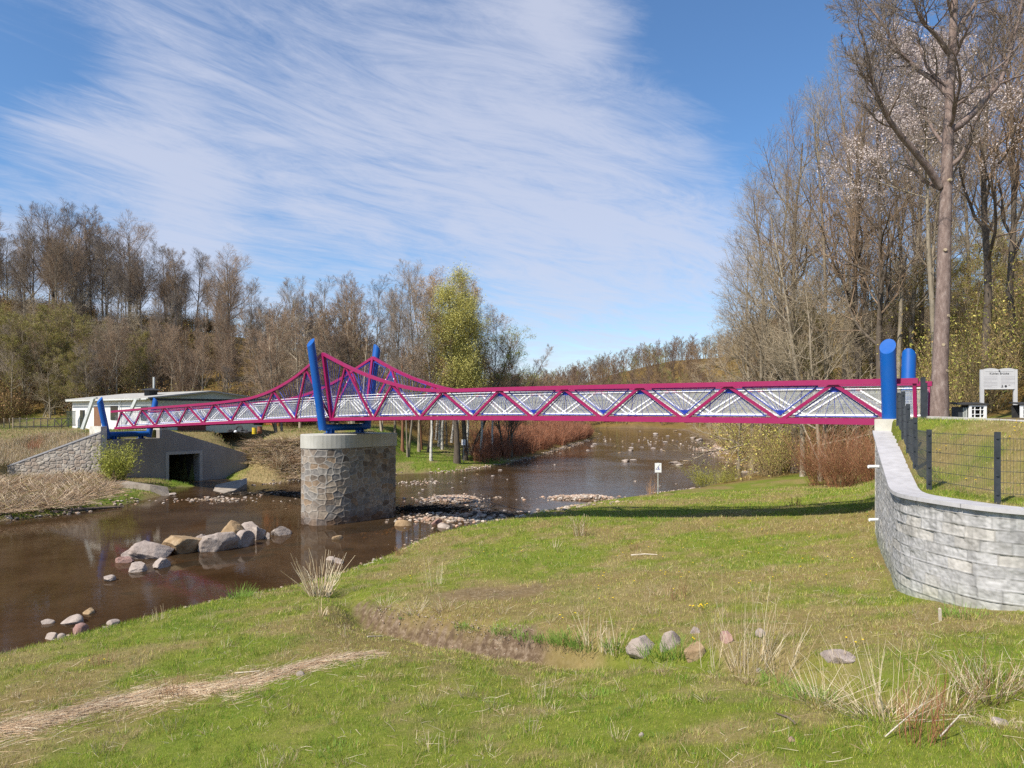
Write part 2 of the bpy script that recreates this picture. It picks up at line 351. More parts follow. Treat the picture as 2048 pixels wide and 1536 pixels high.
# zones painted on the land: R bare earth/gravel, G leaf litter, B straw, A unused
def zones(x, y, z):
    dn = pdist(x, y, NEAR); df = pdist(x, y, FAR); d = np.minimum(dn, df); ins = inpoly(x, y, POLY); n1 = fbm(x, y, 2.6, 11); n2 = fbm(x, y, .9, 12)
    right = dn < df
    earth = np.where(ins, 1., 0.); earth = np.maximum(earth, (1 - sstep(d + (n2 - .5) * .5, .02, .35)) * .9)
    c = G(990, 1160, 1.5); e = ((x - c[0]) / 1.9) ** 2 + ((y - c[1]) / 1.1) ** 2; earth = np.maximum(earth, np.exp(-e * e) * sstep(n2 + .12, .35, .6) * .55); patch = np.exp(-e * e)
    yl = np.interp(x, DITCH[:9, 0], DITCH[:9, 1]); e = y - yl; earth = np.maximum(earth, 1.3 * sstep(e, -.35, -.05) * (1 - sstep(e + .6 * (n2 - .5), .30, .62)) * sstep(x, -4.9, -4.2) * (1 - sstep(x + n2, .9, 1.7)) * right)
    c2 = G(1290, 1165, 1.9); straw = sstep(.6 * n1 + .4 * fbm(x, y, .55, 14), .42, .62) * .74
    straw = np.maximum(straw, patch * 1.2); straw = np.maximum(straw, np.exp(-((x - c2[0]) / 3.) ** 2 - ((y - c2[1]) / 2.5) ** 2) * .8)
    straw = np.where((~right) & (x < -20) & (z < 4.3), np.maximum(straw, .85 * sstep(z + n1, .75, 1.2)), straw)
    straw = np.where((~right) & (x > -24) & (x < -12) & (z < 3.9) & (y < 70) & (z < 3.2), 1, straw)
    litter = np.where(~right, sstep(y + 4 * n1, 88, 94), 0.)
    hp = np.concatenate([HB, [[600, 300], [600, 8]]]); hd = np.where(inpoly(x, y, hp), pdist(x, y, HB), 0)
    litter = np.where(right, np.maximum(sstep(hd + 2 * n1, .3, 3), sstep(y - x * .5 + 6 * n1, 44, 54)), litter)
    litter = np.where(y > 150, 1, litter)
    # trodden surface of the path beyond the kerb
    path = np.where(right & (x > 12.0) & (x < 21 + n1) & (y < 34) & (z > 5.7), 1., 0.)
    earth = np.maximum(earth, path * .8)
    return np.stack([np.clip(earth, 0, 1), np.clip(litter, 0, 1), np.clip(straw, 0, 1)], -1)
def make_ground():
    xs = axis(-900, 900, .13, .0125, 5.5); ys = axis(-30, 1400, .12, .0115, 9.)
    X, Y = np.meshgrid(xs, ys); Z = height(X, Y)
    ny, nx = X.shape; V = np.stack([X, Y, Z], -1).reshape(-1, 3)
    i = np.arange(ny - 1)[:, None] * nx + np.arange(nx - 1)[None]; Fq = np.stack([i, i + 1, i + nx + 1, i + nx], -1).reshape(-1, 4)
    m = MB(); m.add(V, Fq, zones(X, Y, Z).reshape(-1, 3))
    o = m.build('ground', GROUND, smooth=True); tag(o, kind='structure'); return o
m, t, b = mat('ground_cover', rough=.95, spec=.1)
a = N(t, 'ShaderNodeAttribute'); a.attribute_name = 'zone'; sp = N(t, 'ShaderNodeSeparateColor'); t.links.new(a.outputs['Color'], sp.inputs[0])
g1 = ramp(t, nnoise(t, .55, 8, .68), [(.3, (.10, .16, .016)), (.5, (.17, .205, .026)), (.66, (.23, .215, .05)), (.82, (.32, .26, .11))])
g2 = ramp(t, nnoise(t, 9., 6, .7), [(.3, (.05, .09, .01)), (.55, (.125, .16, .025)), (.75, (.26, .22, .10))])
gr = mixc(t, .5, g1, g2)
st = ramp(t, nnoise(t, 7., 8, .75), [(.25, (.12, .085, .04)), (.5, (.25, .185, .095)), (.75, (.40, .31, .18))])
ea = ramp(t, nnoise(t, 6., 8, .75), [(.25, (.045, .03, .02)), (.48, (.12, .082, .052)), (.75, (.34, .265, .19))])
li = ramp(t, nnoise(t, 1.1, 10, .78), [(.28, (.075, .05, .018)), (.45, (.15, .10, .032)), (.6, (.21, .135, .045)), (.75, (.30, .18, .075))])
c = mixc(t, maprange(t, sp.outputs[2], .1, .9, 0, .9), gr, st); c = mixc(t, sp.outputs[1], c, li); c = mixc(t, sp.outputs[0], c, ea)
t.links.new(c, b.inputs['Base Color']); bump(t, b, nnoise(t, 14, 8, .75), .6, .05)
GROUND = m
make_ground()

def water():
    m, t, b = mat('river_water', (.05, .033, .018), .04, spec=.5); b.inputs['IOR'].default_value = 1.33
    tc = N(t, 'ShaderNodeTexCoord')
    def nz(s, sc, d=4): 
        mp = N(t, 'ShaderNodeMapping'); mp.inputs['Scale'].default_value = sc; t.links.new(tc.outputs['Object'], mp.inputs[0])
        n = N(t, 'ShaderNodeTexNoise'); setin(n, {'Scale': s, 'Detail': d, 'Roughness': .6, 'Distortion': .6}); t.links.new(mp.outputs[0], n.inputs['Vector']); return n.outputs[0]
    fine = nz(5., (1, 1, 1), 3); coarse = nz(.9, (1, .8, 1), 3); patch = nz(.055, (1, .6, 1), 3)
    # rippled reach upstream of the pier, calm pool downstream
    sx = N(t, 'ShaderNodeSeparateXYZ'); t.links.new(tc.outputs['Object'], sx.inputs[0])
    up = maprange(t, sx.outputs[1], 38, 52, 0., 1., True)
    rp = N(t, 'ShaderNodeMath', operation='MULTIPLY'); t.links.new(up, rp.inputs[0]); t.links.new(maprange(t, patch, .4, .6, .25, 1., True), rp.inputs[1])
    st = maprange(t, rp.outputs[0], 0, 1, .03, .38)
    ad = N(t, 'ShaderNodeMath', operation='ADD'); t.links.new(fine, ad.inputs[0]); t.links.new(coarse, ad.inputs[1])
    bn = N(t, 'ShaderNodeBump'); bn.inputs['Distance'].default_value = .05; t.links.new(st, bn.inputs['Strength']); t.links.new(ad.outputs[0], bn.inputs['Height'])
    t.links.new(maprange(t, rp.outputs[0], 0, 1, .02, .10), b.inputs['Roughness'])
    t.links.new(bn.outputs[0], b.inputs['Normal'])
    t.links.new(ramp(t, nz(.35, (1, 1, 1), 5), [(.3, (.045, .030, .016)), (.7, (.11, .072, .040))]), b.inputs['Base Color'])
    # murky body: the bed shows through faintly where shallow
    tr = N(t, 'ShaderNodeBsdfTransparent'); tr.inputs[0].default_value = (.60, .42, .24, 1)
    fr = N(t, 'ShaderNodeFresnel'); fr.inputs[0].default_value = 1.33; t.links.new(bn.outputs[0], fr.inputs['Normal'])
    f = N(t, 'ShaderNodeMath', operation='MULTIPLY_ADD'); t.links.new(fr.outputs[0], f.inputs[0]); f.inputs[1].default_value = .62; f.inputs[2].default_value = .38; f.use_clamp = True
    mx = N(t, 'ShaderNodeMixShader'); t.links.new(f.outputs[0], mx.inputs[0]); t.links.new(tr.outputs[0], mx.inputs[1]); t.links.new(b.outputs[0], mx.inputs[2])
    t.links.new(mx.outputs[0], t.nodes['Material Output'].inputs[0])
    mb = MB(); mb.add([[-90, -30, 0], [120, -30, 0], [120, 300, 0], [-90, 300, 0]], [[0, 1, 2, 3]])
    tag(mb.build('river_water', m), kind='structure')
water()

# ------------------------------------------------------------------ the footbridge
def make_bridge():
    root = empty('footbridge', BP(8, 1.28, 5.6), 'magenta and blue steel truss footbridge on leaning blue masts, spanning the river', 'footbridge')
    def add(mb, name, m, par=root, **k):
        o = mb.build(name, m, None, **k); o.parent = par
        o.matrix_parent_inverse = par.matrix_world.inverted() if par is not root else Matrix.Translation(-Vector(root.location)); return o
    TJ = [-.19, .08, 1.33, 3, 4.81, 5.5, 6.06, 6.49, 7.02, 7.52, 8.0, 8.29, 8.55, 8.93, 9.57, 10.24, 11.55, 13.7, 16.16]
    TZ = [7.20, 7.21, 7.23, 7.26, 7.27, 7.25, 7.36, 7.67, 8.15, 8.76, 9.45, 9.03, 8.60, 8.08, 7.45, 7.05, 6.78, 6.53, 6.2]
    BJ = [-.19, 0, 4, 6, 8, 10, 11, 12, 14, 16.2]; BZ = [5.74, 5.76, 5.79, 5.76, 5.655, 5.48, 5.38, 5.25, 5.00, 4.68]
    def smooth_i(j, A, B, w=.22, brk=8.0):
        j = np.asarray(j, float); o = np.zeros_like(j); ws = 0
        for d in (-1, -.5, 0, .5, 1):
            jj = j + d * w; jj = np.where((j < brk) & (jj > brk), brk, np.where((j > brk) & (jj < brk), brk, jj)); g = math.exp(-d * d); o += g * np.interp(jj, A, B); ws += g
        o = o / ws; return np.where(np.abs(j - brk) < 1e-6, np.interp(brk, A, B), o)
    ztop = lambda j: smooth_i(j, TJ, TZ); zbot = lambda j: smooth_i(j, BJ, BZ, .5, 99)
    LEAN = .155; WB = 2.42
    def pt(side, j, z, ins=0.):
        """side 0 near, 1 far; ins metres inward of the truss plane"""
        h = z - float(zbot(j)); n = (-LEAN * h + ins) if side == 0 else (WB + LEAN * h - ins); return BP(j, n, z)
    CHH = .165
    js = np.concatenate([[-.19], np.arange(0, 8.0, .25), np.arange(8.0, 16.01, .25)])
    for side in (0, 1):
        upv = lambda a, b_: np.array([0, 0, 1.])
        for nm, fz, off, hh in (('top_chord', ztop, -CHH / 2, CHH), ('bottom_chord', zbot, .09, .18)):
            mb = MB(); rows = []
            for j in (js if nm == 'top_chord' else np.concatenate([np.arange(.05 if side == 0 else .05, 16.0, .25), [15.95]])):
                z = float(fz(j)) + off; c = pt(side, j, z); n3 = np.array([NB[0], NB[1], 0]) * .09
                z2 = np.array([0, 0, hh / 2]); rows.append([c - n3 - z2, c + n3 - z2, c + n3 + z2, c - n3 + z2])
            rows = np.array(rows); K = len(rows); V = rows.reshape(-1, 3)
            k = np.arange(K - 1)[:, None] * 4; q = np.arange(4)[None]; q2 = (q + 1) % 4
            mb.add(V, np.stack([k + q, k + q2, k + 4 + q2, k + 4 + q], -1).reshape(-1, 4)); mb.add(V[[0, 1, 2, 3, -4, -3, -2, -1]], [[0, 1, 2, 3], [7, 6, 5, 4]])
            add(mb, nm, MAG)
        for k in range(16):
            if k == 8 or k == 7: pass
            # warren diagonals: lower node k -> upper node k+.5 -> lower node k+1
            tm = k + .5; zt = float(ztop(tm)) - CHH * .8
            T_ = pt(side, tm, zt)
            for kk in (k, k + 1):
                if kk == 0: kb = .05
                elif kk == 16: kb = 15.9
                else: kb = kk + (.03 if kk == k else -.03)
                B_ = pt(side, kb, float(zbot(kb)) + .17); d = (T_ - B_) / np.linalg.norm(T_ - B_)
                mb = MB(); mb.bar(B_, T_ + d * .02, .08, .11, up=np.cross(d, [NB[0], NB[1], 0])); add(mb, 'diagonal', MAG)
            # blue frames with fanned rods, standing just outside the mesh
            def fan(apex, ends, nm, jn):
                mb = MB(); A_ = apex
                for e in ends: mb.tube([A_, e], .0075, 5, cap=False)
                L0, L1 = ends[0], ends[-1]
                mb.tube([L0, L1], .022, 6, cap=False); mb.tube([A_, L0], .02, 6, cap=False); mb.tube([A_, L1], .02, 6, cap=False)
                # gusset: small filled fan plate at the apex
                e0 = A_ + (L0 - A_) * min(.17, .3 / np.linalg.norm(L0 - A_)); e1 = A_ + (L1 - A_) * min(.17, .3 / np.linalg.norm(L1 - A_)); n3 = np.array([NB[0], NB[1], 0]) * .006
                mb.add([A_ - n3, e0 - n3, e1 - n3, A_ + n3, e0 + n3, e1 + n3], [[0, 1, 2], [5, 4, 3]])
                add(mb, nm, CAB)
            a0 = pt(side, tm, zt - .10, .055); g = .14
            nrod = 8
            ends = [pt(side, k + g + (1 - 2 * g) * i / nrod, float(zbot(k + g + (1 - 2 * g) * i / nrod)) + .26, .055) for i in range(nrod + 1)]
            fan(a0, ends, 'rod_fan', k)
            if k < 15:
                a1 = pt(side, k + 1, float(zbot(k + 1)) + .30, .055)
                if k + 1 != 8:
                    ends = [pt(side, tm + g + (1 - 2 * g) * i / nrod, float(ztop(tm + g + (1 - 2 * g) * i / nrod)) - CHH - .03, .055) for i in range(nrod + 1)]
                    fan(a1, ends, 'rod_fan', k)
                else:
                    for lo, hi in ((7.5 + g, 7.95), (8.06, 8.5 - g)):
                        ends = [pt(side, lo + (hi - lo) * i / 5, float(ztop(lo + (hi - lo) * i / 5)) - CHH - .05, .055) for i in range(6)]
                        fan(pt(side, 8 + (.04 if lo > 8 else -.04), float(zbot(8)) + .3, .055), ends, 'rod_fan', k)
        # post of the truss beside the mast, and end post
        mb = MB(); mb.bar(pt(side, 8, float(zbot(8)) + .1), pt(side, 8, float(ztop(8)) - .06), .20, .16, up=(UB[0], UB[1], 0)); add(mb, 'truss_post', MAG)
        mb = MB(); mb.bar(pt(side, -.16, 5.80), pt(side, -.16, 7.05), .10, .10, up=(UB[0], UB[1], 0)); mb.bar(pt(side, -.16, 5.86), pt(side, .1, 5.86), .08, .08); add(mb, 'end_post', MAG)
        mb = MB(); mw = MB(); rz_ = math.atan2(UB[1], UB[0])
        for k in range(16):
            for f in np.linspace(.12, .88, 5):
                j = k + f
                if abs(j - k - .5) > .08: mb.box(pt(side, j, float(ztop(j)) - CHH - .012, .03), (.025, .03, .022), rz=rz_)
                mb.box(pt(side, j, float(zbot(j)) + .195, .03), (.025, .03, .02), rz=rz_)
            for kk in (k, k + 1):
                kb = min(max(kk, .05), 15.9); zt_ = float(ztop(k + .5)) - CHH; zb_ = float(zbot(kb)) + .17
                for f in (.2, .5, .8): jj = kb + (k + .5 - kb) * f; mw.box(pt(side, jj, zb_ + (zt_ - zb_) * f, .065), (.035, .02, .03), rz=rz_)
        add(mw, 'spacer_pads', WHT)
        # white inner frames: bottom rail, handrails and paired bars along each diagonal
        mb = MB(); zs = lambda j: float(zbot(j))
        JJ = np.arange(-.15, 15.96, .27)
        mesh_top = 1.17
        mb.tube([pt(side, j, zs(j) + .285, .11) for j in JJ], .04, 6); add(mb, 'bottom_rail', WHT)
        mb = MB(); mb.tube([pt(side, j, zs(j) + 1.22, .13) for j in JJ], .022, 6); add(mb, 'hand_rail', WHT)
        mb = MB(); mb.tube([pt(side, j, zs(j) + 1.36, .13) for j in np.arange(4.2, 11.7, .25)], .022, 6); add(mb, 'hand_rail', WHT)
        for k in range(16):
            mb = MB()
            for sg in (-1, 1):
                jm = k + .5; o_ = .075
                mb.bar(pt(side, jm + sg * (.5 - .05), zs(jm) + .29, .115), pt(side, jm + sg * .07, min(zs(jm) + 1.16, float(ztop(jm)) - .24), .115), .03, .055)
                mb.bar(pt(side, jm + sg * (.5 + .05), zs(jm) + .29, .115), pt(side, jm + sg * .16, min(zs(jm) + 1.16, float(ztop(jm)) - .24), .115), .03, .055) if 0 <= jm + sg * .55 <= 15.9 else None
            add(mb, 'infill_bar', WHT)
            # welded wire mesh panel
            mb = MB(); j0 = k + .01 if k else -.16; j1 = k + .99 if k < 15 else 15.93; L = (j1 - j0) * .0622 * BLEN; nv = int(L / (.038 if side else .075))
            ja = np.linspace(j0, j1, nv); Pl = []
            zb = np.array([zs(j) for j in ja])
            V0 = np.array([pt(side, j, z_ + .22, .085) for j, z_ in zip(ja, zb)]); V1 = np.array([pt(side, j, z_ + mesh_top, .085) for j, z_ in zip(ja, zb)])
            mb.add(*sweep(np.stack([V0, V1], 1), np.full((nv, 2), .0064 if side else .0036), 4))
            nh = 25 if side else 13; fr = np.linspace(0, 1, nh)[:, None, None]; A_ = pt(side, j0, zb[0] + .22, .098), pt(side, j0, zb[0] + mesh_top, .098); B_ = pt(side, j1, zb[-1] + .22, .098), pt(side, j1, zb[-1] + mesh_top, .098)
            Hh = np.array([[A_[0] + (A_[1] - A_[0]) * f, B_[0] + (B_[1] - B_[0]) * f] for f in np.linspace(0, 1, nh)])
            mb.add(*sweep(Hh, np.full((nh, 2), .0064 if side else .0036), 4)); add(mb, 'mesh_panel', GALV)
    # deck and cross beams
    mb = MB(); DJ = np.linspace(-.18, 15.98, 66); rows = []
    for j in DJ:
        z = float(zbot(j)) + .10
        rows.append([BP(j, .11, z - .05), BP(j, WB - .11, z - .05), BP(j, WB - .11, z + .03), BP(j, .11, z + .03)])
    V = np.array(rows).reshape(-1, 3); k = np.arange(len(DJ) - 1)[:, None] * 4; q = np.arange(4)[None]; q2 = (q + 1) % 4
    mb.add(V, np.stack([k + q, k + q2, k + 4 + q2, k + 4 + q], -1).reshape(-1, 4)); add(mb, 'deck', noisy('deck_boards', [(.3, (.22, .19, .15)), (.7, (.36, .32, .26))], 3, .8, .2))
    for j in range(0, 17):
        jj = min(max(j, .1), 15.9); mb = MB(); z = float(zbot(jj)) + .0; mb.bar(BP(jj, .1, z + .01), BP(jj, WB - .1, z + .01), .10, .07); add(mb, 'cross_beam', MAG)
    # masts: leaning tubes with obliquely cut ends
    def mast(foot, top, r, outward, par=root, low=None):
        foot = np.asarray(foot, float); top = np.asarray(top, float); ax = (top - foot) / np.linalg.norm(top - foot); out = np.array([*outward, 0.]); out = out - ax * (out @ ax); out /= np.linalg.norm(out); sd = np.cross(ax, out)
        n = 32; a = np.arange(n) * 2 * np.pi / n; c, s_ = np.cos(a), np.sin(a); ring = r * (c[:, None] * out + s_[:, None] * sd)
        V0 = foot + ring + (low if low is not None else 0); cut = -(c[:, None]) * r * .95 * ax; V1 = top + ring + cut
        mb = MB(); i = np.arange(n); i2 = (i + 1) % n
        mb.add(np.concatenate([V0, V1]), np.stack([i, i2, i2 + n, i + n], -1)); mb.add(V1 + ax * .0005, [list(range(n))]); mb.add(V0, [list(range(n))[::-1]])
        o = add(mb, 'mast', BLU, smooth=True, sharp=40); return o
    O0, O1 = -NB, NB
    # middle pair on the pier
    nf, ff = -.36, 2.88
    jt = 8.10
    zf = 5.16; zt = 9.98; sp = .80
    mast(BP(jt, nf, zf), BP(jt, nf - sp, zt), .222, O0); mast(BP(jt, ff - .1, zf), BP(jt, ff - .1 + sp, zt), .222, O1)
    # left pair
    jl = 16.12
    mast(BP(jl, -.34, 3.98), BP(jl, -.34 - .62, 7.08), .235, O0); mast(BP(jl, 2.85, 3.98), BP(jl, 2.85 + .62, 7.08), .235, O1)
    # right pair standing on the abutment blocks
    mast(BP(.02, -.36, 5.5), BP(.02, -.36 - .42, 8.17), .222, O0); mast(BP(.02, 2.55, 5.5), BP(.02, 2.55 + .42, 8.12), .222, O1)
    for j, z, r in ((jt, 5.27, .19), (jl, 4.28, .23)):
        mb = MB(); mb.tube([BP(j, nf + .1, z), BP(j, ff - .15, z)], r, 20); add(mb, 'cross_tube', BLU, smooth=True, sharp=50)
    for j, zs_, zb_ in ((jt, 4.93, 5.2), (jl, 3.9, 4.2)):
        for n in (.15, 2.25):
            mb = MB()
            for d in (-.09, .09): mb.box(BP(j, n + d, (zs_ + zb_) / 2) , (.26, .014, (zb_ - zs_) / 2), rz=math.atan2(UB[1], UB[0]))
            mb.box(BP(j, n, zs_ + .015), (.30, .22, .018), rz=math.atan2(UB[1], UB[0])); mb.box(BP(j, n, (zs_ + zb_) / 2 + .02), (.014, .17, (zb_ - zs_) / 2), rz=math.atan2(UB[1], UB[0]))
            add(mb, 'bearing', BLU)
    for n in (.25, 2.1):      # blocks between the cross tube and the bottom chords
        mb = MB(); mb.box(BP(8.0, n - .12, 5.57), (.22, .16, .075), rz=math.atan2(UB[1], UB[0])); add(mb, 'bearing_block', DARKSTEEL)
    mb = MB(); mb.box(BP(10.3, .45, 5.36), (.32, .14, .06), rz=math.atan2(UB[1], UB[0])); add(mb, 'junction_box', DARKSTEEL)
    # blue stay plates linking each middle mast to its truss post
    for side, s in ((0, -1), (1, 1)):
        for z in (6.6, 7.6, 8.6):
            mb = MB(); a_ = BP(jt, (nf if side == 0 else ff - .1) + s * (z - 5.2) * .166, z); mb.bar(a_, pt(side, 8.02, z), .10, .05); add(mb, 'stay_plate', BLU)
make_bridge()
# ------------------------------------------------------------------ masonry surfaces with real relief
def worley(s, z, ws, wz, seed):
    rs = np.random.RandomState(seed); T = rs.rand(128, 128, 3); x = s / ws; y = z / wz; xi = np.floor(x).astype(int); yi = np.floor(y).astype(int)
    f1 = np.full(x.shape, 9.); f2 = np.full(x.shape, 9.); idc = np.zeros(x.shape)
    for dx in (-1, 0, 1):
        for dy in (-1, 0, 1):
            c = T[(xi + dx) & 127, (yi + dy) & 127]; px = xi + dx + .12 + .76 * c[..., 0]; py = yi + dy + .15 + .7 * c[..., 1]
            d = np.hypot((x - px), (y - py)); n = d < f1; f2 = np.where(n, f1, np.minimum(f2, d)); f1 = np.where(n, d, f1); idc = np.where(n, c[..., 2], idc)
    return f1, f2, idc
def relief(path, zlo, zhi, step, mode, seed=0, closed=False, flip=1, pal=None, cell=(.42, .30), amp=1.):
    path = np.asarray(path, float); 
    if closed: path = np.vstack([path, path[:1]])
    seg = np.hypot(*np.diff(path, axis=0).T); S = np.concatenate([[0], np.cumsum(seg)]); ns = int(S[-1] / step) + 1
    s = np.linspace(0, S[-1], ns); x = np.interp(s, S, path[:, 0]); y = np.interp(s, S, path[:, 1])
    # smooth normals
    w = max(1, int(.10 / step)); tx = np.gradient(x); ty = np.gradient(y)
    if closed: k = np.ones(2 * w + 1) / (2 * w + 1); tx = np.convolve(np.concatenate([tx[-w:], tx, tx[:w]]), k, 'valid'); ty = np.convolve(np.concatenate([ty[-w:], ty, ty[:w]]), k, 'valid')
    L = np.hypot(tx, ty); nx = ty / L * flip; nyy = -tx / L * flip
    lo = np.interp(s, S, zlo) if np.ndim(zlo) else np.full(ns, zlo); hi = np.interp(s, S, zhi) if np.ndim(zhi) else np.full(ns, zhi)
    nz = int((hi - lo).max() / step) + 1; f = np.linspace(0, 1, nz)[:, None]; z = lo + (hi - lo) * f; s2 = np.broadcast_to(s, z.shape)
    if mode == 'rubble':
        wob = (fbm(s2, z, .5, 31) - .5) * .18
        f1, f2, idc = worley(s2 + wob, z + wob, cell[0], cell[1], seed); e = f2 - f1; st = sstep(e, .05, .20)
        h = st * (.018 + .022 * idc) + (fbm(s2, z, .16, 33) - .5) * .03 * st; h *= amp
        pal = np.asarray(pal); ci = (idc * 97.3 % 1 * len(pal)).astype(int) % len(pal); col = pal[ci] * (.55 + .9 * fbm(s2, z, .12, 35))[..., None]
        mort = np.array((.34, .315, .28)) * (.7 + .6 * fbm(s2, z, .3, 36))[..., None]; mk = (1 - sstep(e, .04, .13)) * sstep(fbm(s2, z, 1.3, 37), .30, .50)
        col = col * (1 - mk[..., None]) + mort * mk[..., None]
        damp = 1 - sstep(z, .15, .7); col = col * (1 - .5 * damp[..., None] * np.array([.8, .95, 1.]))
    else:
        ch = .205; row = np.floor((z - 30.02) / ch).astype(int); v = (z - 30.02) / ch - row; rs = np.random.RandomState(seed); off = rs.rand(512)[row & 511]; bl = .36 + .16 * rs.rand(512)[(row * 7) & 511]
        uu = s2 / bl + off; ui = np.floor(uu).astype(int); u = uu - ui; rnd = rs.rand(256, 256)[row & 255, ui & 255]; rnd2 = rs.rand(256, 256)[row & 255, (ui + 9) & 255]
        eu = np.minimum(u, 1 - u) * bl; ev = np.minimum(v, 1 - v) * ch; e = np.minimum(eu, ev); st = sstep(e, .0, .010)
        tilt = (u - .5) * (rnd - .5) * .05 + (v - .5) * (rnd2 - .5) * .05
        h = st * (.012 + .016 * rnd + tilt * .8 + (fbm(s2 * 1., z, .13, 41, 5) - .5) * .05 + (fbm(s2, z, .045, 45, 2) - .5) * .022); h *= amp
        g = (.335 + .10 * rnd + .20 * (fbm(s2, z, .06, 43, 4) - .5)); col = np.stack([g * 1.0, g * .985, g * .98], -1)
        warm = sstep(rnd2, .7, 1.)[..., None]; col = col * (1 - warm * np.array([0, .03, .09]))
        streak = sstep(fbm(s2 * 3, z * .35, .5, 47), .58, .75)[..., None]; col = col * (1 - .18 * streak)
        jt = (1 - sstep(e, .003, .010))[..., None]; col = col * (1 - .30 * jt)
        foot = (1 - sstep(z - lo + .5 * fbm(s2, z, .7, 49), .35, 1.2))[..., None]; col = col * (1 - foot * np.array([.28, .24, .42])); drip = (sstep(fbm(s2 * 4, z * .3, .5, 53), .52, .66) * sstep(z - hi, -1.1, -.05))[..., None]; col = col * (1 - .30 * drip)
    X = x + nx * h; Y = y + nyy * h; V = np.stack([X, Y, z], -1).reshape(-1, 3)
    i = np.arange(nz - 1)[:, None] * ns + np.arange(ns - 1)[None]; q = np.stack([i, i + 1, i + ns + 1, i + ns], -1).reshape(-1, 4)
    if flip < 0: q = q[:, ::-1]
    mb = MB(); mb.add(V, q, np.clip(col, 0, 1).reshape(-1, 3)); return mb
STONE = vcol_mat('stone_relief', .9)
ra = math.atan2(UB[1], UB[0])
def child(mb, name, m, root, **k):
    o = mb.build(name, m, None, **k); o.parent = root; o.matrix_parent_inverse = (Matrix.Translation(root.location) @ Matrix.Rotation(root.rotation_euler.z, 4, 'Z')).inverted(); return o
def prism(mb, poly, z0, z1, col=None):
    """vertical prism; z0/z1 scalar or per corner"""
    poly = np.asarray(poly, float); n = len(poly); a = np.column_stack([poly, np.broadcast_to(z0, n)]); b_ = np.column_stack([poly, np.broadcast_to(z1, n)])
    V = np.vstack([a, b_]); i = np.arange(n); j = (i + 1) % n; mb.add(V, np.stack([i, j, j + n, i + n], -1), col); mb.add(b_, [list(range(n))], col); mb.add(a, [list(range(n))[::-1]], col)

# pier
def make_pier():
    c = BP(8.05, 1.2)[:2]; root = empty('bridge_pier', (c[0], c[1], 0), 'rounded rubble stone bridge pier with pale concrete cap, standing in the river', 'bridge pier')
    r = 1.50
    def outline(r, nf):
        c0 = BP(8.05, .45)[:2]; pts = []
        for a in np.linspace(0, np.pi, 25): pts.append(c0 + r * (math.cos(a) * UB) - math.sin(a) * NB * (r + .62))      # nose towards the camera
        pts += [c0 - r * UB + NB * (nf - .6), c0 + r * UB + NB * (nf - .6)]; return np.array(pts)
    pal = [(.22, .18, .145), (.29, .245, .20), (.25, .23, .205), (.155, .125, .10), (.32, .265, .205), (.21, .195, .18), (.26, .19, .13)]
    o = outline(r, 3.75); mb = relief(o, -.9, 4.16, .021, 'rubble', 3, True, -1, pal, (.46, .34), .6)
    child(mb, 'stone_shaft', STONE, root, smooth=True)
    mb = MB(); prism(mb, outline(r - .03, 3.72), 3.9, 4.155); child(mb, 'shaft_core', CONC, root)
    mb = MB(); o2 = outline(r + .035, 3.79); o3 = outline(r + .005, 3.76); n = len(o2)
    rows = [np.column_stack([o2, np.full(n, 4.16)]), np.column_stack([o2, np.full(n, 4.88)]), np.column_stack([o3, np.full(n, 4.91)])]; V = np.vstack(rows); i = np.arange(n); j = (i + 1) % n
    for k in (0, 1): mb.add(V, np.stack([i, i + 0, j, j], -1)[:0] if False else np.stack([i + k * n, j + k * n, j + k * n + n, i + k * n + n], -1))
    mb.add(V[2 * n:], [list(range(n))]); mb.add(V[:n], [list(range(n))[::-1]])
    child(mb, 'concrete_cap', CAPM, root)
m, t, b = mat('cap_concrete', rough=.85)
n1 = nnoise(t, 1.2, 6, .65); n2 = nnoise(t, 3., 6, .7, mapping=(3, 3, .25))
c = mixc(t, maprange(t, n2, .5, .68, 0, .55), ramp(t, n1, [(.3, (.38, .37, .32)), (.7, (.50, .49, .44))]), (.26, .25, .22)); t.links.new(c, b.inputs['Base Color']); bump(t, b, nnoise(t, 25, 5), .2, .01)
CAPM = m
make_pier()

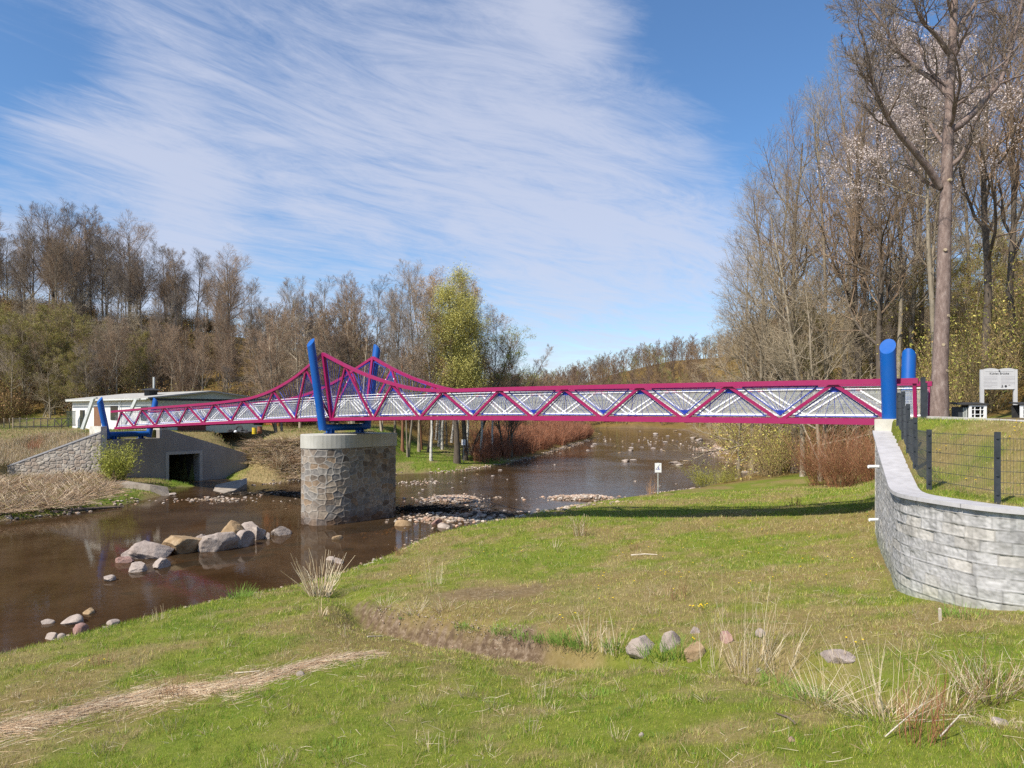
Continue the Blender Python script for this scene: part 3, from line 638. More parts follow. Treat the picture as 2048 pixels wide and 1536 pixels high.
# right retaining wall and abutment
def off_path(path, d):
    p = np.asarray(path, float); t = np.gradient(p, axis=0); t /= np.linalg.norm(t, axis=1, keepdims=True); return p + np.column_stack([-t[:, 1], t[:, 0]]) * d
def dense(path, vals, step=.25):
    seg = np.hypot(*np.diff(path, axis=0).T); S = np.concatenate([[0], np.cumsum(seg)]); s = np.arange(0, S[-1], step)
    x = np.interp(s, S, path[:, 0]); y = np.interp(s, S, path[:, 1]); v = np.interp(s, S, vals)
    k = np.array([1, 2, 3, 2, 1]) / 9.
    def sm(a): p = np.concatenate([2 * a[0] - a[2:0:-1], a, 2 * a[-1] - a[-2:-4:-1]]); return np.convolve(p, k, 'valid')
    return np.column_stack([sm(x), sm(y)]), sm(v), s
def make_rwall():
    root = empty('retaining_wall', (8.5, 14, 3), 'curved pale grey split-block retaining wall with flat coping, at the right', 'retaining wall')
    p, v, s = dense(WALL[1:], WTOP[1:])
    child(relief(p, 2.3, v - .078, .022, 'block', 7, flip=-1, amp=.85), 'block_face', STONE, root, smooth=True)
    # core behind the face
    mb = MB(); q = off_path(p, .03) ; 
    inn = off_path(p, .44); K = len(p)
    V = np.vstack([np.column_stack([q, np.full(K, 2.2)]), np.column_stack([q, v - .10]), np.column_stack([inn, v - .10]), np.column_stack([inn, np.full(K, 2.2)])]); i = np.arange(K - 1)
    for a, b_ in ((1, 2), (2, 3), (3, 0)): mb.add(V, np.stack([a * K + i, a * K + i + 1, b_ * K + i + 1, b_ * K + i], -1))
    child(mb, 'wall_core', CONC, root)
    mb = MB(); o1 = off_path(p, -.07); o2 = off_path(p, .47)
    step = 4
    for a in range(0, K - step, step):
        idx = [a, a + 1, a + 2, a + 3, a + 4]
        for m_ in range(4):
            A, B_ = idx[m_], idx[m_ + 1]; e0 = .008 if m_ == 0 else 0; e1 = .008 if m_ == 3 else 0
            f0 = lambda o: o[A] + (o[B_] - o[A]) * (e0 / .25); f1 = lambda o: o[B_] - (o[B_] - o[A]) * (e1 / .25)
            V = []
            for zz in (-.075, 0.): V += [[*f0(o1), v[A] + zz], [*f1(o1), v[B_] + zz], [*f1(o2), v[B_] + zz], [*f0(o2), v[A] + zz]]
            mb.add(V, [[3, 2, 1, 0], [4, 5, 6, 7], [0, 1, 5, 4], [2, 3, 7, 6]] + ([[0, 4, 7, 3]] if m_ == 0 else []) + ([[1, 2, 6, 5]] if m_ == 3 else []))
    child(mb, 'coping', COPE, root)
    for px, py, Y in ((1749, 933, 19.4), (1751, 1039, 19.6)):
        q = P(px, py, Y); mb = MB(); d = np.array([-1., -.1, 0]); base = np.array([q[0] + .35, q[1], q[2]]); mb.tube([base, base + d * .55], .045, 12); child(mb, 'drain_pipe', WHT, root)
    # bridge abutment
    root = empty('bridge_abutment', BP(0, 1.2, 3), 'right hand concrete bridge abutment with a square block under the blue mast', 'abutment')
    mb = MB(); c = BP(0, 1.2)[:2] ; pl = lambda u, n: (BP(0, n)[:2] + UB * u)
    prism(mb, [pl(.42, -.78), pl(.42, 3.2), pl(-1.6, 3.2), pl(-1.6, -.78)][::-1], 2.0, 5.50); child(mb, 'abutment_body', CONC, root)
    for a, b_, nm in ((-.80, -.06, 'mast_block'), (2.30, 3.22, 'mast_block')):
        mb = MB(); prism(mb, [pl(.44, a), pl(.44, b_), pl(-.20, b_), pl(-.20, a)][::-1], 5.50, 5.955); o = child(mb, nm, CONC, root)
        bv = o.modifiers.new('b', 'BEVEL'); bv.width = .04; bv.segments = 2
make_rwall()

# left abutment with culvert
LX = lambda l, s: ABF + NB * l + UB * s
def make_labut():
    root = empty('culvert_abutment', (ABF[0], ABF[1], 0), 'shaded grey concrete abutment and wing wall with a dark square culvert, far bank', 'abutment')
    top = lambda l: np.interp(l, [-.5, 5.0, 12.3], [4.62, 4.56, 2.2])
    mb = MB()
    def slab(l0, l1, zb, zt0, zt1, s0=0., s1=1.05, zb1=None):
        prism(mb, [LX(l0, s0), LX(l1, s0), LX(l1, s1), LX(l0, s1)], [zb, zb if zb1 is None else zb1] * 1 + [zb if zb1 is None else zb1, zb], [zt0, zt1, zt1, zt0])
    slab(.0, 4.4, -1, 3.88, 3.88); slab(4.4, 4.97, -1, 4.57, 4.57); slab(4.97, 7.7, 2.43, 4.57, top(7.7)); slab(7.7, 12.3, -1, top(7.7), top(12.3))
    child(mb, 'concrete_face', CONCD, root)
    mb = MB(); slab(-.45, 0.0, -1, 4.96, 4.96, -.02, 2.2); slab(4.4, 4.85, 4.57, 4.93, 4.93, -.02, 1.6); child(mb, 'cheek_wall', CONC, root)
    mb = MB(); slab(4.7, 4.97, -.9, 2.68, 2.68, -.05, -.003); slab(7.7, 7.97, -.9, 2.68, 2.68, -.05, -.003); slab(4.97, 7.7, 2.43, 2.68, 2.68, -.05, -.003); child(mb, 'opening_frame', noisy('frame_concrete', [(.3, (.34, .33, .31)), (.7, (.44, .42, .40))], 2, .9, .2), root)
    mb = MB(); slab(4.67, 4.97, -1, 2.43, 2.43, 1.05, 6); slab(7.7, 8.0, -1, 2.43, 2.43, 1.05, 6); slab(4.67, 8.0, 2.43, 2.6, 2.6, 1.05, 6); slab(4.67, 8, -1, 2.6, 2.6, 6, 6.3); child(mb, 'culvert_tunnel', noisy('shade_dark_concrete', [(.3, (.05, .045, .04)), (.7, (.10, .09, .08))], 2, .9, .2), root)  # deep shade inside the culvert is put into this dark tunnel colour
    # green ground laid over the culvert
    mb = MB(); ls = np.linspace(4.5, 8.2, 10); ss = np.linspace(.6, 7, 14); V = []
    for l in ls:
        for s in ss: p = LX(l, s); V.append([p[0], p[1], float(lerp(top(l) - .03, 4.27, sstep(s, 1.2, 7)))])
    i = np.arange(9)[:, None] * 14 + np.arange(13)[None]; mb.add(V, np.stack([i, i + 14, i + 15, i + 1], -1).reshape(-1, 4), (0, 0, .3)); tag(mb.build('ground_over_culvert', GROUND, smooth=True), kind='structure')
    # sunlit masonry wing on the left
    wing = empty('masonry_wing_wall', (ABF[0] - 3, ABF[1] - 1, 0), 'sunlit rubble stone wing wall sloping down to the left, far bank', 'wing wall')
    A = np.array([ABF[0] - 6.6, ABF[1] - 1.95]); B_ = ABF + NB * (-.45)
    pal = [(.36, .31, .26), (.42, .37, .31), (.33, .29, .25), (.46, .41, .35), (.38, .31, .25)]
    child(relief([A, B_], -.2, [1.85, 4.46], .035, 'rubble', 12, flip=1, pal=pal, cell=(.42, .28), amp=1.2), 'stone_face', STONE, wing, smooth=True)
    d = (B_ - A) / np.linalg.norm(B_ - A); nn = np.array([-d[1], d[0]])
    mb = MB(); prism(mb, [A + nn * .05, B_ + nn * .05, B_ + nn * 1.0, A + nn * 1.0], -.3, [1.84, 4.45, 4.45, 1.84]); child(mb, 'wall_core', CONC, wing)
    mb = MB(); prism(mb, [A - nn * .06, B_ - nn * .06, B_ + nn * .5, A + nn * .5], [1.85, 4.46, 4.46, 1.85], [1.97, 4.58, 4.58, 1.97]); child(mb, 'coping', COPE, wing)
    # two pale stone aprons by the culvert mouth
    for pts, zt, lb in (([(200, 980), (300, 984), (340, 983), (335, 974), (230, 974)], (.8, .8, .0, .3, .95), 'low pale stone apron left of the culvert mouth'), ([(420, 981), (468, 977), (494, 970), (494, 963), (432, 967)], (-.2, .15, .45, .6, .2), 'low pale stone apron right of the culvert mouth, crossed by a shadow')):
        q = np.array([G(x, y, .3)[:2] for x, y in pts]); mb = MB(); prism(mb, q, -.8, np.array(zt)); tag(mb.build('stone_apron', STAP), lb, 'stone apron', 'stone aprons beside the culvert')
STAP = noisy('apron_stone', [(.25, (.16, .13, .10)), (.5, (.28, .24, .20)), (.8, (.40, .35, .30))], 1.8, .9, .6, .05)
make_labut()

# fence on the wall
def make_fence():
    root = empty('mesh_fence', (8.6, 13.4, 4.6), 'anthracite mesh fence climbing from the retaining wall to the bridge end', 'fence')
    posts = [(11.75, 10.65, 4.5, 5.74), (10.3, 11.55, 4.5, 5.78), (8.60, 12.4, 4.50, 5.83), (8.58, 14.4, 4.50, 5.82), (9.33, 16.2, 4.8, 6.05), (9.96, 17.6, 5.1, 6.38), (10.62, 19.0, 5.4, 6.74), (11.2, 20.3, 5.5, 6.74)]
    for x, y, z0, z1 in posts:
        mb = MB(); mb.box((x, y, (z0 - .2 + z1) / 2), (.036, .036, (z1 - z0 + .2) / 2)); 
        for k in range(4): mb.box((x - .03, y - .045, z1 - .1 - k * .33), (.02, .012, .02))
        child(mb, 'fence_post', ANTH, root)
    for a, b_ in zip(posts[:-1], posts[1:]):
        zt = min(a[3], b_[3]) - .04; zb = zt - 1.03; L = math.hypot(b_[0] - a[0], b_[1] - a[1]); n = int(L / .05); f = np.linspace(.02, .98, n)[:, None]
        A = np.array([a[0], a[1], 0.]); B_ = np.array([b_[0], b_[1], 0.]); p = A + (B_ - A) * f; mb = MB(); V0 = p + [0, 0, zb]; V1 = p + [0, 0, zt]
        mb.add(*sweep(np.stack([V0, V1], 1), np.full((n, 2), .0028), 4)); hz = np.linspace(zb + .03, zt - .03, 6)
        H = np.array([[A + (B_ - A) * .02 + [0, 0, h], A + (B_ - A) * .98 + [0, 0, h]] for h in hz]); mb.add(*sweep(H, np.full((6, 2), .0045), 4)); child(mb, 'mesh_panel', ANTH, root)
    for x, y, z0, z1, lb in ((12.33, 21.0, 5.5, 7.2, 'tall dark steel end post in front of the bridge end'), (13.75, 23.3, 5.7, 7.12, 'dark green steel end post right of the bridge end')):
        o = empty('end_post', (x, y, z0), lb, 'post'); mb = MB(); mb.box((x, y, (z0 + z1) / 2), (.05, .05, (z1 - z0) / 2)); child(mb, 'post_shaft', ANTH, o); mb = MB(); mb.box((x, y, z1 + .008), (.056, .056, .008)); child(mb, 'post_cap', ANTH, o)
make_fence()
# kerb of the upper path
mb = MB(); kp, kv, _ = dense(np.array([[18.5, 31], [15.6, 26.5], [14.0, 24.0], [13.3, 21.0], [12.35, 17.0], [12.2, 13], [12.4, 9.]]), np.array([6.03, 6.03, 6.03, 6.02, 5.98, 5.96, 5.95]), .25)
for i in range(0, len(kp) - 4, 4):
    for j in range(4):
        a, b_ = kp[i + j], kp[i + j + 1]; e = (b_ - a) * (.03 if j in (0,) else 0); d = (b_ - a) / np.linalg.norm(b_ - a); n_ = np.array([-d[1], d[0]]) * .05
        prism(mb, [a + e - n_, b_ - n_, b_ + n_, a + e + n_], 5.7, [kv[i + j], kv[i + j + 1], kv[i + j + 1], kv[i + j]])
tag(mb.build('kerb', noisy('kerb_stone', [(.3, (.60, .58, .54)), (.7, (.72, .70, .66))], 5, .8, .2)), kind='structure')

def text(s, size, loc, rot, m, parent, name, ext=.002, align='CENTER'):
    c = bpy.data.curves.new(name, 'FONT'); c.body = s; c.size = size; c.extrude = ext; c.align_x = align; c.align_y = 'CENTER'; c.materials.append(m)
    o = bpy.data.objects.new(name, c); SC.collection.objects.link(o); bpy.context.view_layer.update(); me = bpy.data.meshes.new_from_object(o); bpy.data.objects.remove(o); o = bpy.data.objects.new(name, me); SC.collection.objects.link(o); o.parent = parent; o.location = loc; o.rotation_euler = rot; return o
INK = mat('dark_ink', (.03, .03, .035), .6)[0]; INKL = mat('grey_ink', (.36, .35, .37), .6)[0]; PANEL = noisy('panel_grey', [(.3, (.46, .46, .47)), (.7, (.52, .52, .53))], 2, .5, 0)
def make_board():
    Y = 27.8; x0, x1 = (1966 - CX) / F0 * Y, (2028 - CX) / F0 * Y; xc = (x0 + x1) / 2; w = x1 - x0; zb = 5.85; root = empty('info_board', (xc, Y, zb), 'grey information board on two posts beside the big tree trunk, headed Kühlen Brücke', 'information board')
    root.rotation_euler.z = -.12
    def ch(mb, nm, m): o = mb.build(nm, m); o.parent = root; return o
    zt = CH + (822 - 741) / F0 * Y - zb; zp = CH + (822 - 779) / F0 * Y - zb
    for s in (-1, 1): mb = MB(); mb.box((s * w / 2, 0, zt / 2 + .02), (.065, .04, zt / 2 + .02)); ch(mb, 'post', PANEL)
    mb = MB(); n = 24; xs = np.linspace(-w / 2 + .05, w / 2 - .05, n); top = zt + .02 + .07 * np.abs(np.sin((xs + w / 2) / w * 2 * np.pi)) ** .6
    V = [[x, y, zp] for y in (-.05, .02) for x in xs] + [[x, y, t_] for y in (-.05, .02) for x, t_ in zip(xs, top)]; i = np.arange(n - 1)
    mb.add(V, np.concatenate([np.stack([i, i + 1, 2 * n + i + 1, 2 * n + i], -1), np.stack([n + i + 1, n + i, 3 * n + i, 3 * n + i + 1], -1), np.stack([2 * n + i, 2 * n + i + 1, 3 * n + i + 1, 3 * n + i], -1)])); ch(mb, 'panel', PANEL)
    mb = MB(); mb.box((0, -.055, zp + .03), (w / 2 - .06, .012, .018)); mb.box((0, -.055, zt - .03), (w / 2 - .1, .003, .006)); ch(mb, 'frame_strip', noisy('alu', [(.3, (.5, .5, .5)), (.7, (.62, .62, .62))], 3, .4, 0))
    R90 = (R(90), 0, 0)
    text('Kühlen Brücke', .12, (0, -.055, zt - .125), R90, INK, root, 'board_title')
    for s in (-1, 1):
        mb = MB()
        for k in range(9):
            ww = .25 * (1 if k % 4 != 3 else .6)
            if s > 0 and k > 5: continue
            mb.box((s * .32 - (.25 - ww), -.052, zt - .25 - k * .055), (ww, .0015, .006))
        ch(mb, 'text_lines', INKL)
    mb = MB(); mb.lathe([(.0, 0), (.028, 0), (.028, .02), (0, .02)], (0, 0, 0), 12); o = ch(mb, 'hook', INK); o.rotation_euler = R90; o.location = (0, -.05, zt - .02)
    mb = MB()
    mb.add([[.06, -.054, zp + .08], [.16, -.054, zp + .08], [.14, -.054, zp + .11], [.08, -.054, zp + .11]], [[0, 1, 2, 3]]); mb.box((.11, -.053, zp + .135), (.012, .001, .025)); mb.add([[.085, -.054, zp + .16], [.135, -.054, zp + .16], [.11, -.054, zp + .19]], [[0, 1, 2]])
    mb.add([[.24 + .045 * math.cos(a), -.054, zp + .125 + .05 * math.sin(a)] for a in np.linspace(0, 2 * np.pi, 16, endpoint=False)], [list(range(16))]); mb.box((.37, -.053, zp + .17), (.035, .001, .008)); ch(mb, 'crest_marks', INK)
make_board()
def make_hutch(px0, px1, Y, lab, side=True):
    x0 = (px0 - CX) / F0 * Y; x1 = (px1 - CX) / F0 * Y; w = x1 - x0; h = .53; zb = 5.9; root = empty('bin_enclosure', (x0, Y, zb), lab, 'enclosure', 'small slatted enclosures under the trees')
    def ch(mb, nm, m): o = mb.build(nm, m); o.parent = root; return o
    mb = MB(); d = .45
    for x in (.04, w - .04): mb.box((x, 0, h / 2), (.05, .03, h / 2))
    for z in (.03, h - .03): mb.box((w / 2, .002, z), (w / 2, .028, .035))
    for i in (1, 2): mb.box((w * i / 3, 0, h / 2), (.012, .02, h / 2 - .03)); mb.box((w / 2, .003, h * i / 3), (w / 2 - .05, .018, .012))
    ch(mb, 'grid_front', WHT)
    mb = MB(); mb.box((w / 2, d, h / 2), (w / 2, .02, h / 2)); mb.box((w - .01, d / 2, h / 2), (.015, d / 2 - .03, h / 2)); ch(mb, 'back_panel', DARKSTEEL)
    if side:
        mb = MB()
        for k in range(9): mb.box((-.05 - k * .045, .06 + k * .03, h / 2 - .04), (.014, .01, h / 2 - .06))
        ch(mb, 'slatted_side', GALV)
        mb = MB(); mb.box((-.24, .22, h / 2 - .02), (.22, .1, h / 2 - .05)); ch(mb, 'bin_body', ANTH)
    mb = MB(); mb.add([[-.5 if side else -.05, -.07, h + .0], [w + .07, -.07, h], [w + .07, d + .1, h + .07], [-.5 if side else -.05, d + .1, h + .07], [-.5 if side else -.05, -.07, h + .04], [w + .07, -.07, h + .04], [w + .07, d + .1, h + .11], [-.5 if side else -.05, d + .1, h + .11]], [[0, 3, 2, 1], [4, 5, 6, 7], [0, 1, 5, 4], [1, 2, 6, 5], [2, 3, 7, 6], [3, 0, 4, 7]]); ch(mb, 'roof', DARKSTEEL)
make_hutch(1938, 1972, 26.6, 'white grid fronted enclosure with dark roof left of the information board'); make_hutch(2041, 2070, 26.2, 'grey enclosure cut off by the right edge of the picture', False)

def make_sign(px, pyb, Y, ptop, w, lab):
    g = GP(px, Y); z1 = CH - (ptop - HY) / F0 * Y; hb = w * 1.45; root = empty('river_sign', tuple(g), lab, 'sign', 'white no-boating signs on the banks')
    def ch(mb, nm, m): o = mb.build(nm, m); o.parent = root; return o
    mb = MB(); mb.tube([(0, 0, -.2), (0, 0, z1 - g[2] + .02)], .028, 10); ch(mb, 'sign_post', GALV)
    zc = z1 - g[2] - hb / 2; mb = MB(); mb.box((0, -.04, zc), (w / 2, .01, hb / 2)); ch(mb, 'sign_plate', WHT)
    mb = MB(); s = w / .45
    mb.add([[-.15 * s, -.0515, zc - .10 * s], [.15 * s, -.0515, zc - .10 * s], [.12 * s, -.0515, zc - .14 * s], [-.12 * s, -.0515, zc - .14 * s]], [[0, 1, 2, 3]]); mb.add([[-.03 * s, -.0515, zc - .085 * s], [.09 * s, -.0515, zc - .085 * s], [.02 * s, -.0515, zc + .14 * s]], [[0, 1, 2]]); ch(mb, 'boat_symbol', mat('sign_blue_grey', (.16, .17, .38), .5)[0])
    mb = MB(); mb.bar((-.17 * s, -.054, zc - .12 * s), (.14 * s, -.054, zc + .25 * s), .004, .018 * s); ch(mb, 'slash', INK)
make_sign(1316, 988, 48.5, 926, .45, 'white no-boating sign on a thin grey post at the near bank')
make_sign(927, 905, 77, 879, .42, 'small white no-boating sign on the far green bank among the trees')

# ------------------------------------------------------------------ house and things on the left meadow
HC = np.array([-34.0, 66.0])
def make_house():
    root = empty('long_shed', (HC[0], HC[1], 4.1), 'long low white shed with pale green gable and shallow roof behind the bridge, far left', 'shed')
    W1 = 11.6; L1 = 18.8; ze = 7.42; zr = 8.12; zg = 4.0; Q = lambda a, b_: HC + UB * a + NB * b_
    whm = noisy('white_render', [(.3, (.62, .62, .60)), (.7, (.76, .76, .74))], .8, .85, .1); grn = noisy('pale_green_render', [(.3, (.40, .47, .44)), (.7, (.50, .57, .54))], .6, .85, .1)
    rfm = noisy('fibre_cement_roof', [(.3, (.30, .29, .27)), (.7, (.46, .45, .42))], 2, .9, .3)
    mb = MB(); V = [[*Q(0, 0), zg], [*Q(L1, 0), zg], [*Q(L1, 0), ze], [*Q(0, 0), ze]]; mb.add(V, [[0, 1, 2, 3]]); child(mb, 'long_wall', whm, root)
    mb = MB(); V = [[*Q(0, 0), zg], [*Q(0, W1), zg], [*Q(0, W1), ze], [*Q(0, W1 / 2), zr], [*Q(0, 0), ze]]; mb.add(V, [[0, 1, 2, 3, 4]]); child(mb, 'gable_wall', grn, root)
    mb = MB(); V = [[*Q(L1, W1), zg], [*Q(0, W1), zg], [*Q(0, W1), ze], [*Q(L1, W1), ze], [*Q(L1, 0), zg], [*Q(L1, 0), ze], [*Q(L1, W1 / 2), zr]]; mb.add(V, [[0, 1, 2, 3], [4, 0, 3, 5]]); mb.add(V, [[5, 3, 6]]); child(mb, 'rear_wall', grn, root)
    mb = MB(); o = .55
    for b0, b1 in ((-o, W1 / 2), (W1 + o, W1 / 2)):
        k = (zr - ze) / (W1 / 2) * o
        V = [[*Q(-.5, b0), ze - k], [*Q(L1 + .5, b0), ze - k], [*Q(L1 + .5, b1), zr], [*Q(-.5, b1), zr]]; V2 = [[a, b_, c + .13] for a, b_, c in V]
        mb.add(V + V2, [[0, 1, 2, 3], [4, 7, 6, 5], [0, 4, 5, 1], [0, 3, 7, 4], [1, 5, 6, 2]])
    rf = child(mb, 'roof', rfm, root)
    mb = MB(); mb.bar([*Q(-.56, -.4), ze - .12], [*Q(-.56, W1 + .4), ze - .12], .06, .22); child(mb, 'fascia_board', DARKSTEEL, root)
    mb = MB(); a = [*Q(3, -.62), ze - .15]; mb.tube([[*Q(-.4, -.62), ze - .12], [*Q(L1, -.62), ze - .14]], .07, 8); child(mb, 'gutter', GALV, root)
    def along(px): 
        r_ = (px - CX) / F0; return (r_ * HC[1] - HC[0]) / (UB[0] - r_ * UB[1])
    brown = noisy('brown_door_paint', [(.3, (.16, .08, .045)), (.7, (.24, .13, .08))], 3, .7, .2); gl = mat('window_glass', (.03, .035, .04), .08)[0]
    for p0, p1, z0, z1, kind in ((189, 202, 4.05, 6.65, 'door'), (161, 170, 4.05, 6.3, 'window'), (222, 236, 5.3, 6.7, 'window'), (283, 296, 5.3, 6.6, 'window')):
        a0, a1 = along(p0), along(p1); ac = (a0 + a1) / 2; hw = abs(a1 - a0) / 2
        mb = MB(); q = Q(ac, -.03); mb.box((q[0], q[1], (z0 + z1) / 2), (hw, .035, (z1 - z0) / 2), rz=ra)
        o = child(mb, kind, brown if kind == 'door' else gl, root)
        mb = MB(); q = Q(ac, -.06)
        for s in (-1, 1): qq = Q(ac + s * hw, -.06); mb.box((qq[0], qq[1], (z0 + z1) / 2), (.05, .05, (z1 - z0) / 2), rz=ra)
        mb.box((q[0], q[1], z1 + .05), (hw + .05, .05, .05), rz=ra)
        if kind == 'window' and z0 > 5: mb.box((q[0], q[1], z0 - .05), (hw + .1, .09, .04), rz=ra)
        f_ = child(mb, 'frame', GALV if kind == 'window' else brown, root); f_.parent = o; f_.matrix_parent_inverse = Matrix.Translation(Vector(root.location) * -1)
    # red brown garage door low in the gable
    def alongN(px): r_ = (px - CX) / F0; return (r_ * HC[1] - HC[0]) / (NB[0] - r_ * NB[1])
    b0, b1 = alongN(355), alongN(411); mb = MB(); q = Q(-.03, (b0 + b1) / 2); mb.box((q[0], q[1], 4.9), (.03, (b1 - b0) / 2, .95), rz=ra); child(mb, 'garage_door', noisy('red_brown_door', [(.3, (.13, .045, .035)), (.7, (.19, .07, .055))], 2, .7, .2, mapping=(8, 8, .2)), root)
    # chimney pipe with hood
    a = along(262); q = Q(a, 2.2); mb = MB(); mb.lathe([(.1, 7.7), (.1, 9.6), (.0, 9.62)], (q[0], q[1], 0), 10); cp = child(mb, 'chimney_pipe', GALV, root)
    q = Q(a, 1.9); mb = MB(); mb.box((q[0], q[1], 8.0), (.55, .4, .25), rz=ra); mb.lathe([(1.1, 8.28), (.15, 8.5), (0, 8.5)], (q[0], q[1], 0), 14); child(mb, 'roof_vent', DARKSTEEL, root)
    # rain pipe
    mb = MB(); q = Q(along(243), -.2); mb.tube([(q[0], q[1], 4.2), (q[0], q[1], 7.2)], .06, 8); child(mb, 'rain_pipe', WHT, root)
make_house()
for (x1, y1, x0, y0, Y, lb) in ((187, 796, 167, 853, 63, 'grey concrete pole leaning in front of the shed, left of the blue mast'), (273, 798, 250, 846, 64, 'grey concrete pole leaning in front of the shed, right of the blue mast')):
    a = P(x0, y0, Y); b_ = P(x1, y1, Y + .5); o = empty('leaning_pole', tuple(a), lb, 'pole', 'leaning concrete poles'); mb = MB(); mb.bar(a - (b_ - a) * .1, b_, .24, .30, up=(0, 1, 0)); child(mb, 'pole_shaft', GALV, o); mb = MB(); mb.box(b_, (.3, .16, .06)); child(mb, 'head_plate', GALV, o)
def make_woodfence():
    WD = noisy('weathered_wood', [(.3, (.22, .17, .12)), (.7, (.38, .32, .25))], 3, .9, .3); root = empty('wooden_rail_fence', tuple(GP(80, 77)), 'weathered wooden rail fence with diagonal braces on the far left meadow', 'fence')
    n = 9
    for i in range(n):
        px = 26 + (137 - 26) * i / (n - 1); Y = 74 + i * .6; g = GP(px, Y); mb = MB(); mb.bar((g[0], g[1], g[2] - .1), (g[0], g[1], g[2] + 1.2), .09, .09, up=(0, 1, 0)); child(mb, 'fence_post', WD, root)
        if i < n - 1:
            h = GP(26 + (137 - 26) * (i + 1) / (n - 1), 74 + (i + 1) * .6)
            for z in (.22, 1.08): mb = MB(); w = .03 * math.sin(i * 2.1); mb.bar((g[0], g[1] - .07, g[2] + z + w), (h[0], h[1] - .07, h[2] + z - w), .05, .11); child(mb, 'rail', WD, root)
            mb = MB()
            for k in range(7): f = (k + .5) / 7; q = g + (h - g) * f; mb.bar((q[0], q[1], q[2] + .1), (q[0], q[1], q[2] + 1.0 + .1 * math.sin(k * 3 + i)), .012, .03, up=(0, 1, 0))
            if i >= n - 3: mb.bar((g[0], g[1] - .1, g[2] + (.2 if i % 2 else 1.05)), (h[0], h[1] - .1, h[2] + (1.05 if i % 2 else .2)), .04, .09)
            child(mb, 'pickets', WD, root)
    root = empty('wire_fence', tuple(GP(10, 74)), 'rusty wire fence at the left edge of the meadow', 'fence')
    for i, px in enumerate((-16, -4, 8, 19)):
        g = GP(px, 73 + i * .4); mb = MB(); mb.bar((g[0], g[1], g[2] - .1), (g[0], g[1], g[2] + 1.15), .06, .06, up=(0, 1, 0)); child(mb, 'fence_post', WD, root)
    a, b_ = GP(-16, 73), GP(24, 74.4); mb = MB(); L = np.linspace(0, 1, 30)[:, None]; p = a + (b_ - a) * L; mb.add(*sweep(np.stack([p + [0, 0, .05], p + [0, 0, 1.05]], 1), np.full((30, 2), .008), 4)); mb.add(*sweep(np.array([[a + [0, 0, h], b_ + [0, 0, h]] for h in (.1, .4, .7, 1.05)]), np.full((4, 2), .012), 4)); child(mb, 'wire_mesh', noisy('rust', [(.3, (.12, .06, .04)), (.7, (.2, .11, .07))], 3, .9, 0), root)
    g = P(142, 852, 76); o = empty('hedge_panel', tuple(g), 'dark green mesh gate panel at the left corner of the white shed', 'gate'); mb = MB()
    for k in range(14): mb.bar((g[0] - .45 + k * .07, g[1], g[2]), (g[0] - .45 + k * .07, g[1], g[2] + 1.6), .015, .05, up=(0, 1, 0))
    child(mb, 'bars', noisy('dark_green_paint', [(.3, (.03, .06, .04)), (.7, (.05, .09, .06))], 3, .6, 0), o)
    mb = MB(); mb.bar((g[0] - .5, g[1], g[2] + 1.62), (g[0] + .55, g[1], g[2] + 1.62), .05, .05); mb.bar((g[0] - .5, g[1], g[2] + .1), (g[0] + .55, g[1], g[2] + .1), .05, .05); child(mb, 'rails', DARKSTEEL, o)
make_woodfence()
def barrel(px, py, Y, r, h, m, lb, nm='barrel', dz=0):
    g = P(px, py, Y); o = empty(nm, tuple(g), lb, 'barrel'); mb = MB(); mb.lathe([(0, 0), (r, 0), (r, .02)] + [(r * (1.03 if k in (3, 6) else 1), h * k / 9) for k in range(1, 9)] + [(r, h), (r * .95, h - .02), (0, h - .02)], tuple(g), 20); child(mb, 'drum', m, o); mb = MB(); mb.lathe([(r * 1.04, h - .03), (r * 1.04, h + .01), (r * .93, h + .01)], tuple(g), 20); child(mb, 'rim', m, o)
barrel(508.5, 868, 62, .19, .56, noisy('yellow_plastic', [(.3, (.60, .42, .02)), (.7, (.75, .55, .05))], 2, .5, 0), 'bright yellow barrel on the grass under the left bridge span'); barrel(519.5, 867, 62.6, .20, .62, noisy('rusty_drum', [(.3, (.20, .075, .035)), (.7, (.34, .14, .06))], 3, .8, .2), 'rusty brown drum right of the yellow barrel')
RUB = noisy('old_rubber', [(.3, (.022, .022, .024)), (.7, (.05, .048, .05))], 3, .8, .2)
for k, (px, py, Y, tilt) in enumerate(((462, 865, 63, .2), (478, 865, 63.5, 1.0), (487, 866, 63.2, .3), (495, 867, 62.8, .05))):
    g = P(px, py, Y); mb = MB(); a = np.linspace(0, 2 * np.pi, 22); ring = np.column_stack([.27 * np.cos(a), .27 * np.sin(a) * math.cos(tilt * 1.2), .27 * np.sin(a) * math.sin(tilt * 1.2) + .1 + .25 * math.sin(tilt)]) + g; mb.tube(ring, .085, 8, cap=False)
    o = mb.build('old_tyre', RUB, smooth=True); tag(o, ['worn tyre nearest the garage door', 'upright worn tyre in the pile', 'worn tyre lying in the middle of the pile', 'flat lying tyre next to the yellow barrel'][k], 'tyre', 'old tyres left of the yellow barrel')
g = P(471, 866, 61.5); mb = MB(); mb.lathe([(.14 * math.sin(a), .12 - .12 * math.cos(a)) for a in np.linspace(0, math.pi, 9)], tuple(g), 14); tag(mb.build('white_ball', WHT, smooth=True), 'small round white object in front of the old tyres', 'ball')
